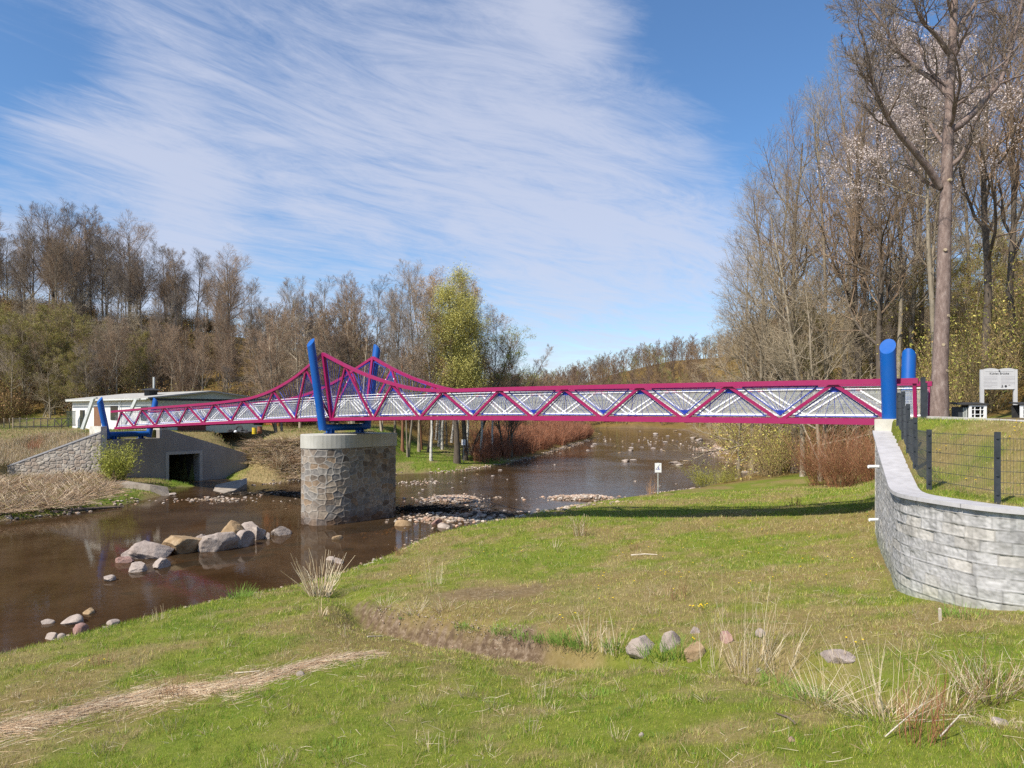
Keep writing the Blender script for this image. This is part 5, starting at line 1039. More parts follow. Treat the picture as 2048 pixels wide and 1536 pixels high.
# stuff masses: built from many small plants scattered by a density rule
def scatter(name, mk, pts, seed, mat_, smin=.7, smax=1.3, leafy=False):
    rs = np.random.RandomState(seed); kinds = mk; out = MB(); pts = np.asarray(pts)
    for ki, (mb, lf) in enumerate(kinds):
        sel = pts[ki::len(kinds)]; src = [mb] + ([lf] if lf is not None else [])
        for s_ in src:
            V = np.concatenate(s_.V); L = np.concatenate(s_.L); S = np.concatenate(s_.S); C = np.concatenate(s_.C); n = len(sel); a = rs.rand(n) * 6.28; sc = rs.uniform(smin, smax, n); ca, sa = np.cos(a) * sc, np.sin(a) * sc
            X = V[None, :, 0] * ca[:, None] - V[None, :, 1] * sa[:, None] + sel[:, 0:1]; Y = V[None, :, 0] * sa[:, None] + V[None, :, 1] * ca[:, None] + sel[:, 1:2]; Z = V[None, :, 2] * sc[:, None] + sel[:, 2:3]
            out.V.append(np.stack([X, Y, Z], -1).reshape(-1, 3)); out.L.append((L[None] + (np.arange(n) * len(V))[:, None] + out.n).ravel()); out.S.append(np.tile(S, n)); out.M.append(np.zeros(len(S) * n, int)); out.C.append((C[None] * np.r_[1, 1, 1, 1] * (rs.uniform(.75, 1.25, (n, 1, 1)))).reshape(-1, 4)); out.n += len(V) * n
    tag(out.build(name, mat_), kind='stuff')
def field(rs, n, xr, yr, rule):
    x = rs.uniform(*xr, n); y = rs.uniform(*yr, n); z = height(x, y); k = rule(x, y, z); return np.column_stack([x, y, z])[k]
rs = np.random.RandomState(12)
# red-brown thicket along the far bank upstream
def rule(x, y, z): df = pdist(x, y, FAR); return (~inpoly(x, y, POLY)) & (df > 1.2) & (df < 1.5 + np.clip((y - 78) * .35, 0, 12)) & (pdist(x, y, NEAR) > df) & (y > 78)
scatter('red_thicket', [bush_mesh(40 + i, 26, 2.6, .35, RED + [(.36, .20, .13)], .022, 5, .8, None, .02) for i in range(3)], field(rs, 15000, (-16, 34), (76, 170), rule)[:900], 1, VC)
# hazel and bramble understorey on the right slope
hpoly = np.concatenate([HB, [[600, 300], [600, 8]]])
def rule(x, y, z): px = CX + F0 * x / np.maximum(y, 1); ins_ = inpoly(x, y, hpoly); dn = pdist(x, y, NEAR); return (px > 1380) & (px < 2140) & (~inpoly(x, y, POLY)) & (dn > 1.5) & (ins_ | (y > 56)) & (pdist(x, y, FAR) > dn)
GB = [(.27, .20, .10), (.34, .26, .135), (.21, .155, .08)]
scatter('right_understorey', [bush_mesh(50 + i, 18, 5.0, .6, GB, .014, 6, .6, (620, .065, [(.34, .34, .07), (.42, .36, .10), (.34, .23, .09)], .5), .03) for i in range(3)], field(rs, 9000, (12, 100), (34, 135), rule)[:1500], 2, VC)
def rule(x, y, z): px = CX + F0 * x / np.maximum(y, 1); return (px > -90) & (px < 700) & (y > 86 + 3 * np.sin(x)) & (fbm(x, y, 9., 21) > .42)
pl_ = field(rs, 4200, (-95, -20), (84, 128), rule)
scatter('left_understorey', [bush_mesh(60 + i, 16, 3.4, .7, GB + BROWN, .018, 6, .7, (300, .085, [(.20, .18, .05), (.26, .19, .06), (.26, .15, .07)], .5), .03) for i in range(3)], pl_[:800], 3, VC)
def rule(x, y, z): px = CX + F0 * x / np.maximum(y, 1); return (px > 540) & (px < 1180) & (~inpoly(x, y, POLY)) & (pdist(x, y, NEAR) > pdist(x, y, FAR)) & (y > 92) & (pdist(x, y, FAR) > 9)
scatter('meadow_edge_shrubs', [bush_mesh(70 + i, 18, 4.4, .6, GB + BROWN, .018, 6, .8, (120, .07, [(.20, .20, .05)], .2), .03) for i in range(3)], field(rs, 5200, (-36, 30), (88, 150), rule)[:520], 4, VC)
# dry reeds lying over the left banks
def reed_mesh(seed, n, L, flat, pal=STRAW + BROWN, r=.012):
    rs = np.random.RandomState(seed); p = rs.randn(n, 3) * [.5, .5, 0.03]; a = rs.rand(n) * 6.28; d = np.column_stack([np.cos(a), np.sin(a), flat * rs.rand(n)]); A, Rr = branch_set(rs, p + [0, 0, .05], d, L * (.4 + .6 * rs.rand(n)), np.full(n, r), np.full(n, r * .4), 3, .12, -.05); mb = MB(); v, f = sweep(A, Rr, 3); mb.add(v, f, cols(rs, n, 3, 3, pal)); return mb, None
PINK = [(.38, .26, .165), (.50, .37, .25), (.27, .18, .11), (.58, .47, .34), (.20, .17, .06)]
def rule(x, y, z): df = pdist(x, y, FAR); l, s = ab_local(x, y); px = CX + F0 * x / y; return (~inpoly(x, y, POLY)) & (px > -60) & ((px < 205) | (px > 400)) & (((x < -25) & (fbm(x, y, 2.2, 27) > .38) & (df > .8) & (z < 2.6 + .9 * (px < 60)) & (s < .0) & (l < 3)) | ((px > 478) & (px < 650) & (df > .5) & (z < 3.4) & (y < 68) & (l > 12.6)))
scatter('dry_reed_litter', [reed_mesh(80 + i, 34, 1.15, f_, PINK) for i, f_ in enumerate((.1, .3, .8))], field(rs, 16000, (-45, -14), (38, 68), rule)[:1700], 5, VC)
def rule(x, y, z): px = CX + F0 * x / y; return (~inpoly(x, y, POLY)) & (px > -60) & (px < 330) & (z > 1.6) & (z < 4.2) & (y < 70) & (y > 40)
scatter('dry_meadow_grass', [bush_mesh(84 + i, 30, .6, .8, STRAW + PINK + [(.18, .2, .05)], .008, 0, .5) for i in range(2)], field(rs, 9000, (-45, -14), (44, 70), rule)[:1300], 6, VC)
# single clumps of dry stems on the lawn and banks
CL = [(770, 1214, 60, .7, 2.6, STRAW, 'flattened dry reeds on the left end of the soil bank'), (830, 1226, 50, .6, 2.4, STRAW, 'flattened straw on the soil bank, second heap'), (890, 1222, 40, .5, 2.2, BROWN + STRAW, 'brown flattened stems at the top of the soil bank'), (1760, 1432, 60, 1.1, 3., STRAW, 'long pale reeds lying flat towards the right edge'), (1640, 1405, 44, .9, 2.8, STRAW, 'long pale reeds lying flat below the green weed'), (640, 1192, 130, 1.5, .8, STRAW, 'pale dry reed clump fanning left at the waterline'), (1160, 1072, 50, .95, .3, BROWN + STRAW, 'upright brown stem clump on the lawn below the bridge'), (1110, 1095, 16, .5, .5, STRAW, 'small withered clump left of the upright brown stems'), (870, 1170, 20, 1.0, .3, STRAW, 'thin dry stems on the lawn right of the waterline reeds'), (1225, 1303, 34, .8, .5, STRAW, 'grey-white dry stem clump at the right end of the dried channel'), (1180, 1293, 22, .85, .45, STRAW, 'grey-white dry stem clump left of its twin in the channel'), (1500, 1345, 64, 1.5, .6, STRAW, 'tallest cluster of pale dry stalks right of the channel stones'), (1560, 1345, 26, 1.35, 1.0, STRAW, 'spreading pale dry stalks behind the flat stone'), (1430, 1330, 13, 1.6, .25, STRAW, 'thin upright dry stalks just above the channel stones'), (1360, 1200, 18, .8, .35, BROWN, 'brown stem tuft on the bare patch of the lawn'), (1270, 1100, 22, .5, .6, BROWN, 'low withered clump in the middle of the lawn'), (1590, 1012, 20, .5, .3, BROWN, 'dark brown tuft in the bridge shadow'), (1890, 1420, 40, .8, 1.0, STRAW + BROWN, 'tangled dry stems near the right edge of the lawn'), (1980, 1400, 90, .75, 1.3, STRAW + BROWN, 'dense tangled dry brush at the right edge'), (1850, 1480, 26, .9, .25, RED, 'reddish twig clump in the lower right corner'), (205, 1330, 16, .62, .3, BROWN, 'withered plant at the grass edge above the left water stones'), (343, 1395, 26, .55, .2, BROWN, 'withered upright plant on the straw line at the left'), (320, 1240, 22, .5, .5, STRAW, 'dry tuft on a stone at the left waterline'), (800, 1110, 26, .55, .2, BROWN, 'red-brown stems at the waterline below the pier'), (1303, 990, 20, 1.4, .15, [(.45, .26, .13), (.36, .2, .1)], 'withered orange-brown plant left of the river sign'), (1790, 1440, 40, 1.0, .8, STRAW, 'loose pale stalks lying and standing in the lower right'), (880, 1500, 12, .55, .25, STRAW, 'thin straw-coloured stems at the bottom middle'), (1080, 1400, 8, .8, .2, STRAW, 'few tall thin stems on the lawn middle'), (640, 1230, 14, .45, .6, STRAW, 'small fringe of dry blades beside the waterline reeds'), (1240, 975, 26, .5, .5, STRAW, 'pale dry grass at the gravel end of the near bank'), (250, 1475, 14, .35, .8, STRAW, 'flat withered rosette in the lower left')]
for k, (px, py, n, L, sp, pal, lb) in enumerate(CL):
    g = ray_ground(px, py, 5.5, 80); mb, lf = bush_mesh(100 + k, n, L, sp, pal, .011 if px == 640 else .0075 if px in (1225, 1180) else .0045 if g[1] < 25 else .008, 2 if pal is not STRAW else 0, .16 + .10 * L, None, .0, .07); bush('dry_stem_clump', g, lb, 'dry plant', (mb, lf))
# green tufts
GT = [(1010, 1262, .22, 'green grass fringe at the foot of the soil bank'), (1060, 1272, .26, 'grassy green clump right of the soil bank'), (1125, 1284, .3, 'lush green clump at the left of the dry stem twins'), (1175, 1292, .28, 'green leaves at the foot of the left grey-white stems'), (940, 1256, .15, 'short green blades below the soil bank'), (1320, 1310, .3, 'green blades between the two left channel stones'), (1560, 1370, .25, 'green undergrowth below the tall dry stalks'), (480, 1195, .55, 'bright green grass tuft at the waterline'), (1145, 1285, .35, 'dark green leafy plant in the dried channel'), (1360, 1305, .38, 'bright green grass tuft between the channel stones'), (1240, 1300, .22, 'green tuft left of the channel stones'), (1100, 1285, .2, 'row of green blades on the channel rim'), (690, 1505, .13, 'low blue-green plant at the bottom left'), (1205, 1395, .12, 'low dark green weed on the lawn middle'), (1620, 1395, .3, 'leafy green weed under the dry stalks'), (1930, 1232, .25, 'green tuft at the foot of the retaining wall')]
for k, (px, py, L, lb) in enumerate(GT):
    g = ray_ground(px, py, 5.5, 80); bush('grass_tuft', g, lb, 'grass tuft', bush_mesh(140 + k, 150, L, .9, [(.10, .20, .025), (.15, .26, .04), (.20, .28, .06)], .0055, 0, .35, None, -.06, .1), stem='blades')
# ------------------------------------------------------------------ stones
def rock_mesh(seed, sub=3, facets=12, rough=.12):
    import bmesh
    rs = np.random.RandomState(seed); bm = bmesh.new(); bmesh.ops.create_icosphere(bm, subdivisions=sub, radius=1); V = np.array([v.co[:] for v in bm.verts]); Fc = np.array([[v.index for v in f.verts] for f in bm.faces]); bm.free()
    for _ in range(facets):
        n = unit(rs.randn(3)); d = rs.uniform(.45, .84); p = V @ n; V = V - np.maximum(p - d, 0)[:, None] * n * .92
    nz = (fbm(V[:, 0] + 5 + V[:, 2] * .7, V[:, 1] + 7 - V[:, 2] * .5, .9, seed) - .5) * 2 * rough + (fbm(V[:, 0] * 1.3 + V[:, 2], V[:, 1] + V[:, 2] * 2, .25, seed + 3) - .5) * rough * .9
    V = V * (1 + nz[:, None]); return V, Fc
def rock(name, c, half, seed, m, label, group=None, rz=0., tilt=(0, 0), cat='rock', sub=4):
    V, Fc = rock_mesh(seed, sub); V = V * np.asarray(half); mb = MB(); mb.add(V, Fc); o = mb.build(name, m, smooth=True, sharp=38); o.location = c; o.rotation_euler = (tilt[0], tilt[1], rz); tag(o, label, cat, group); return o
RK = {k: noisy('rock_' + k, st, 1.7, .9, .75, .05, bscale=9, det=9) for k, st in dict(grey=[(.25, (.19, .15, .13)), (.5, (.34, .28, .245)), (.75, (.46, .40, .355))], pale=[(.25, (.22, .175, .15)), (.5, (.36, .30, .26)), (.75, (.46, .395, .345))], ochre=[(.25, (.16, .10, .05)), (.5, (.33, .23, .13)), (.75, (.46, .36, .24))], red=[(.25, (.20, .11, .09)), (.5, (.33, .20, .17)), (.75, (.45, .31, .27))]).items()}
for i, (px, py, w, h, k, tilt, lb) in enumerate([(246, 1126, 40, 17, 'red', (0, 0), 'flat reddish boulder at the left tip of the boulder row'), (256, 1114, 24, 14, 'grey', (0, 0), 'small grey boulder behind the flat reddish one'), (305, 1116, 80, 30, 'grey', (0, .12), 'long grey boulder with a dark pointed right end'), (367, 1106, 84, 38, 'ochre', (0, -.1), 'brownish cracked boulder in the middle of the row'), (432, 1101, 68, 42, 'pale', (0, .2), 'large smooth pale boulder in the middle of the row'), (456, 1083, 60, 36, 'ochre', (0, .1), 'ochre-brown craggy boulder behind the large pale one'), (488, 1093, 42, 30, 'grey', (0, -.35), 'grey boulder with a dark split side, right of the pale one'), (515, 1080, 34, 30, 'pale', (0, -.7), 'tilted slab boulder near the right end of the row'), (500, 1062, 44, 20, 'pale', (0, .1), 'low pale boulder at the back of the row'), (562, 1070, 44, 22, 'pale', (0, .15), 'single rounded pale boulder apart at the right of the row'), (271, 1143, 42, 16, 'pale', (0, 0), 'flat pale rock in front of the row, left of two'), (320, 1135, 40, 17, 'pale', (0, -.12), 'wedge-shaped pale rock in front of the row, right of two'), (215, 1162, 28, 11, 'pale', (0, 0), 'small flat yellowish rock alone left of the boulder row'), (398, 1092, 44, 24, 'pale', (0, .3), 'pale boulder wedged between the brownish cracked and the large pale one'), (534, 1079, 14, 12, 'pale', (0, 0), 'small round pale stone beside the tilted slab'), (352, 1096, 34, 18, 'grey', (0, -.2), 'grey boulder half hidden behind the brownish cracked one')]):
    c = G(px, py - 1); hw = w / 2 / F0 * c[1] * 1.2; hh = h / F0 * c[1]; rock('boulder', (c[0], c[1] + hw * .2, hh * .2), (hw, hw * .75, hh * .88), (500 + i if i not in (3, 5) else 533 + i), RK[k], lb, 'boulders in the calm pool', .2 * i, tilt, 'boulder', 5)
for i, (px, py, w, h, k) in enumerate([(92, 1247, 22, 11, 'pale'), (146, 1247, 38, 16, 'pale'), (175, 1227, 24, 10, 'ochre'), (156, 1268, 36, 20, 'red'), (103, 1278, 26, 15, 'pale'), (120, 1281, 16, 13, 'pale'), (223, 1250, 22, 11, 'pale'), (210, 1261, 20, 9, 'grey'), (289, 1251, 14, 9, 'ochre'), (310, 1245, 20, 16, 'red'), (346, 1235, 16, 10, 'grey'), (672, 1078, 26, 8, 'ochre'), (676, 1126, 24, 12, 'grey'), (660, 1120, 14, 8, 'pale'), (802, 1052, 32, 12, 'ochre'), (872, 1048, 26, 10, 'red'), (888, 1056, 30, 12, 'pale'), (748, 1125, 14, 8, 'pale')]):
    c = G(px, py); hw = w / 2 / F0 * c[1] * 1.3; hh = h / F0 * c[1]
    rock('river_stone', (c[0], c[1] + hw * .3, hh * .05), (hw, hw * .75, hh * 1.0), 540 + i, RK[k], 'small stone at the left waterline of the near lawn' if i < 11 else 'small stone in the water beside the pier', 'stones at the left waterline' if i < 11 else 'stones beside the pier', .7 * i, cat='stone', sub=3)
for i, (px, py, w, h, k, lb) in enumerate([(1288, 1304, 56, 42, 'pale', 'large pale pointed stone, leftmost of the channel stones'), (1345, 1298, 42, 38, 'grey', 'greenish grey stone behind the bright tuft'), (1393, 1312, 52, 34, 'ochre', 'rounded brown stone with a dandelion in front'), (1455, 1286, 36, 26, 'red', 'reddish stone behind the dry stalks'), (1525, 1275, 26, 18, 'pale', 'small pale stone among the dry stalks'), (1678, 1322, 70, 24, 'grey', 'long flat grey stone right of the dry stalks'), (1390, 1268, 20, 14, 'grey', 'small grey stone at the top of the channel stones'), (1518, 1350, 12, 10, 'pale', 'fist-sized white stone below the dry stalks'), (600, 1352, 14, 12, 'pale', 'white stone on the right end of the straw line'), (1586, 1488, 16, 12, 'red', 'small reddish stone low on the lawn'), (1284, 1474, 13, 10, 'pale', 'small whitish stone near the bottom of the lawn'), (2010, 1452, 40, 12, 'grey', 'flat grey stone at the lower right edge')]):
    g = ray_ground(px, py, 5.5, 40); hw = w / 2 / F0 * g[1] * 1.25; hh = h / F0 * g[1]; rock('field_stone', (g[0], g[1] + hw * .3, g[2] + hh * .08), (hw, hw * .7, hh * .82), 580 + i, RK[k], lb, 'stones on the near lawn', .4 * i, (0, .1 * (i % 3 - 1)), 'stone', 4)
# pale stones standing out of the upstream shallows: copies of four
base = [rock('shallows_stone', (0, 0, -50), (1, .7, .34), 620 + i, RK[('pale', 'grey', 'ochre', 'pale')[i]], 'pale stone standing out of the upstream shallows', 'stones in the upstream shallows', cat='stone', sub=3) for i in range(4)]
rs = np.random.RandomState(8); spots = [(1168, 866, 10), (1135, 872, 7), (1175, 878, 12), (1190, 888, 12), (1155, 885, 8), (1262, 895, 14), (1240, 905, 10), (1260, 900, 16), (1284, 894, 10), (1306, 896, 14), (1328, 902, 12), (1250, 922, 24), (1266, 920, 20), (1350, 925, 34), (1372, 922, 22), (1360, 930, 18), (1110, 929, 10), (1075, 931, 5), (1260, 950, 5), (1270, 962, 10), (1320, 972, 10), (1352, 967, 7), (1290, 875, 9), (1312, 868, 18), (1335, 872, 12), (1360, 868, 10), (1245, 882, 8), (1210, 878, 6), (1330, 884, 14), (1400, 880, 26), (1415, 888, 20), (1385, 876, 18), (1405, 895, 16), (1425, 905, 14), (1230, 892, 7), (1300, 888, 8), (1185, 892, 10), (1175, 900, 9), (1140, 895, 8), (1050, 925, 6), (1120, 906, 7), (1165, 857, 6), (1350, 862, 16), (1390, 865, 14), (1280, 862, 6), (1490, 943, 30), (1515, 938, 22), (1520, 932, 26), (345, 988, 24), (352, 997, 12), (392, 997, 10), (415, 994, 16), (428, 998, 10), (445, 992, 12), (470, 997, 12), (490, 994, 16), (512, 1003, 6), (460, 1003, 8), (572, 1017, 8), (382, 1002, 10), (1000, 940, 12), (985, 951, 10), (955, 948, 10), (930, 955, 8), (1015, 958, 6), (870, 962, 14), (850, 970, 8), (905, 975, 9), (846, 978, 10), (838, 985, 12), (940, 1018, 14), (965, 1012, 10), (1010, 1020, 12), (915, 1026, 12), (840, 1015, 14), (860, 1030, 16), (990, 1042, 14), (930, 1040, 12)]
for i, (px, py, w) in enumerate(spots):
    o = base[i] if i < 4 else base[i % 4].copy()
    if i >= 4: SC.collection.objects.link(o)
    c = G(px, py, .05); s = w / 2 / F0 * c[1]; o.location = (c[0], c[1], .02); o.scale = (s, s * rs.uniform(.8, 1.3), s * rs.uniform(.7, 1.2)); o.rotation_euler = (0, 0, rs.rand() * 6)
    if px < 600: o['label'] = 'pale stone in the shallows before the culvert mouth'; o['group'] = 'stones before the culvert'
    elif py > 935 and px < 1060: o['label'] = 'pale stone on the shallows just right of the pier'; o['group'] = 'stones right of the pier'
# cobble and gravel: more than anyone could count
def gravel():
    rs = np.random.RandomState(31); kinds = [rock_mesh(700 + i, 1, 5, .12) for i in range(5)]; P_ = []
    for (px, py, rx, ry, n, s0, s1) in [(905, 1000, 2.3, 2.2, 900, .05, .16), (1165, 997, 2.9, 1.1, 800, .05, .17), (1000, 1030, 5, 1.6, 420, .07, .22), (880, 1040, 4., 1.8, 420, .06, .2), (430, 1000, 4, 1.3, 260, .05, .17), (560, 988, 3.2, .7, 420, .06, .16), (1445, 905, 2.5, 16, 600, .1, .35), (1300, 880, 9, 24, 160, .12, .35), (840, 965, 2.6, 2, 300, .05, .16)]:
        c = G(px, py); a = rs.randn(n) * .6; b_ = rs.randn(n) * .6; P_.append(np.column_stack([c[0] + a * rx, c[1] + b_ * ry, rs.uniform(s0, s1, n)]))
    # shore lines
    for L, n, s1 in ((NEAR[4:-1], 2600, .11), (FAR[1:-2], 2600, .17)):
        seg = np.hypot(*np.diff(L, axis=0).T); S = np.concatenate([[0], np.cumsum(seg)]); s = rs.uniform(0, min(S[-1], 125), n); x = np.interp(s, S, L[:, 0]); y = np.interp(s, S, L[:, 1]); sp = .28 if L is NEAR[4:-1] else .5; k = fbm(x, y, 5., 61) > .42; P_.append(np.column_stack([x + rs.randn(n) * .35, y + rs.randn(n) * .35, rs.uniform(.03, s1, n)])[k])
    # dried channel bed
    c = DITCH[1:6]; seg = np.hypot(*np.diff(c, axis=0).T); S = np.concatenate([[0], np.cumsum(seg)]); s = rs.uniform(0, S[-1], 700)[:700] * .62; P_.append(np.column_stack([np.interp(s, S, c[:, 0]) + rs.randn(700) * .2, np.interp(s, S, c[:, 1]) + .25 + rs.randn(700) * .3, rs.uniform(.008, .03, 700)]))
    P_ = np.concatenate(P_); Z = height(P_[:, 0], P_[:, 1]); Z = np.where(Z < -.12, np.where(rs.rand(len(Z)) < .30, -.01, Z), Z); out = MB(); pal = np.array([(.40, .31, .24), (.32, .25, .20), (.46, .40, .34), (.25, .20, .17), (.42, .28, .20)])
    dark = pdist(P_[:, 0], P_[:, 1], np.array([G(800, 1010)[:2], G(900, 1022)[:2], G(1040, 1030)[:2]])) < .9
    for k, (V, Fc) in enumerate(kinds):
        sel = np.arange(len(P_))[k::5]; n = len(sel); a = rs.rand(n) * 6.28; s = P_[sel, 2][:, None]; X = V[None, :, 0] * s; Y = V[None, :, 1] * s * .75; ca, sa = np.cos(a)[:, None], np.sin(a)[:, None]
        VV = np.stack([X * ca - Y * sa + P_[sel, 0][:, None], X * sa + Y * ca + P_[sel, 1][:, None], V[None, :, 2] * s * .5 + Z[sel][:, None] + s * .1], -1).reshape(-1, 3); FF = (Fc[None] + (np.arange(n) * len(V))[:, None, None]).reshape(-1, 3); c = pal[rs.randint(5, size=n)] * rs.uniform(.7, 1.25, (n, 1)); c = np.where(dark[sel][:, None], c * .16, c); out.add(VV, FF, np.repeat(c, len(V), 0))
    tag(out.build('river_gravel', VC), kind='stuff')
gravel()
# dark stranded brushwood beside the pier
def brush():
    for k, (px, py, w, lb) in enumerate(((545, 989, 1.7, 'dark wet brushwood heap in the water left of the pier'), (845, 1020, 1.6, 'dark wet brushwood right of the pier foot'))):
        c = G(px, py); rs = np.random.RandomState(90 + k); n = 260; p = rs.randn(n, 3) * [w, .35, .08] + [0, 0, .08]; a = rs.randn(n) * .5; d = np.column_stack([np.cos(a), np.sin(a), rs.randn(n) * .15]); A, Rr = branch_set(rs, p, d, rs.uniform(.3, 1.1, n), rs.uniform(.012, .045, n), np.full(n, .008), 4, .15, 0); mb = MB(); v, f = sweep(A, Rr, 5); mb.add(v, f, np.repeat(np.array([(.03, .025, .02)]) * rs.uniform(.6, 1.8, (n, 1)), 20, 0)); o = mb.build('driftwood_heap', VC); o.location = c; tag(o, lb, 'driftwood', 'dark driftwood by the pier')
brush()
# logs and sticks
WDL = noisy('bleached_wood', [(.3, (.40, .34, .26)), (.7, (.58, .52, .43))], 4, .9, .3); WDD = noisy('wet_wood', [(.3, (.10, .07, .05)), (.7, (.22, .17, .13))], 4, .8, .4)
def log(pts, r, m, lb, water_=False):
    q = [(G(x, y, z) if water_ else ray_ground(x, y, 5, 80) + [0, 0, z]) for x, y, z in pts]; mb = MB(); mb.tube(q, np.linspace(r, r * .5, len(q)), 8); tag(mb.build('fallen_branch', m, smooth=True, sharp=50), lb, 'branch', 'fallen branches and sticks')
log([(100, 1026, .1), (150, 1020, .14), (200, 1016, .1), (245, 1013, .08)], .13, WDD, 'dark wet log at the left far waterline', True)
log([(1552, 1432, .03), (1575, 1442, .03), (1590, 1452, .03)][::-1], .016, WDD, 'short dark stick on the near lawn'); log([(1262, 1112, .02), (1290, 1110, .03), (1315, 1111, .02)], .03, WDL, 'bleached stick in the middle of the lawn'); log([(735, 1276, .02), (765, 1274, .02)], .02, WDL, 'short pale stick left of the dried channel'); log([(470, 1350, .02), (520, 1346, .03)], .016, WDL, 'thin pale stick above the straw line'); log([(1770, 1480, .03), (1820, 1470, .2), (1850, 1452, .25)], .008, WDL, 'pale bent stalk in the lower right corner'); log([(1880, 1490, .06), (1920, 1478, .25), (1932, 1472, .22)], .009, WDL, 'pale stalk pointing up at the lower right')
log([(1525, 925, .3), (1560, 900, .8), (1590, 870, 1.6), (1605, 850, 2.2)], .07, WDL, 'pale slanting branch hanging down to the right bank'); log([(1470, 890, .4), (1500, 893, .7), (1540, 915, .7), (1580, 935, .3)], .06, WDL, 'pale fallen branch arching over the right waterline')
# wooden stake
g = ray_ground(1881, 1243, 6, 30); o = empty('wooden_stake', tuple(g), 'short square wooden stake in the grass before the retaining wall', 'stake'); mb = MB(); mb.bar((0, 0, -.1), (-.012, 0, .20), .035, .035, up=(0, 1, 0)); q = mb.build('stake', WDL); q.parent = o
mb = MB(); mb.add(np.array([[-.018, -.018, .20], [.018, -.018, .20], [.018, .018, .20], [-.018, .018, .20], [0, 0, .222]]) + [-.012, 0, 0], [[0, 1, 4], [1, 2, 4], [2, 3, 4], [3, 0, 4]]); q = mb.build('cut_tip', WDL); q.parent = o
# ------------------------------------------------------------------ straw line left by high water
def strawline():
    rs = np.random.RandomState(55); pts = [(-30, 1475), (60, 1450), (150, 1430), (250, 1405), (330, 1388), (430, 1380), (520, 1362), (600, 1335), (680, 1318), (745, 1312)]; W_ = np.array([ray_ground(x, y, 5, 40) for x, y in pts]); wd = np.array([.26, .22, .20, .26, .17, .24, .20, .12, .12, .07]); S = np.arange(len(W_)); n = 9500; s = rs.uniform(0, len(W_) - 1, n); c = np.stack([np.interp(s, S, W_[:, i]) for i in range(3)], 1); w = np.interp(s, S, wd); i0 = np.minimum(s.astype(int), len(W_) - 2); t = unit(W_[i0 + 1] - W_[i0]); nn = np.column_stack([-t[:, 1], t[:, 0], np.zeros(n)]); far = rs.rand(n) < .22
    p = c + nn * (rs.randn(n) * w * np.where(far, 2.4, .62))[:, None]; p[:, 2] = height(p[:, 0], p[:, 1]) + .008 + np.abs(rs.randn(n)) * .022 * ~far; a = rs.randn(n) * .42; d = t * np.cos(a)[:, None] + nn * np.sin(a)[:, None] + rs.randn(n, 3) * [0, 0, .05]
    A, Rr = branch_set(rs, p, d, rs.uniform(.06, .42, n), rs.uniform(.0022, .006, n), np.full(n, .0015), 3, .06, 0.); mb = MB(); v, f = sweep(A, Rr, 3); mb.add(v, f, cols(rs, n, 3, 3, [(.50, .38, .24), (.42, .29, .18), (.60, .50, .36), (.32, .21, .13)])); tag(mb.build('straw_flotsam', VC), kind='stuff')
    # loose straw over the lawns and the channel
    n = 5200; px = rs.uniform(-40, 2090, n); Y = 5.2 + 34 * rs.rand(n) ** 1.6; x = (px - CX) / F0 * Y; z = height(x, Y); k = (~inpoly(x, Y, POLY)) & ~inpoly(x, Y, UPPOLY) & (fbm(x, Y, 2., 71) > .40)
    dn = pdist(x, Y, DITCH[:7]) < .9; k = k | dn; x, Y, z = x[k], Y[k], z[k]; n = len(x)
    a = rs.rand(n) * 6.28; d = np.column_stack([np.cos(a), np.sin(a), rs.rand(n) * .5]); A, Rr = branch_set(rs, np.column_stack([x, Y, z + .01]), d, rs.uniform(.05, .28, n), np.full(n, .003), np.full(n, .0015), 3, .15, -.04); mb = MB(); v, f = sweep(A, Rr, 3); mb.add(v, f, cols(rs, n, 3, 3, STRAW)); tag(mb.build('loose_straw', VC), kind='stuff')
strawline()
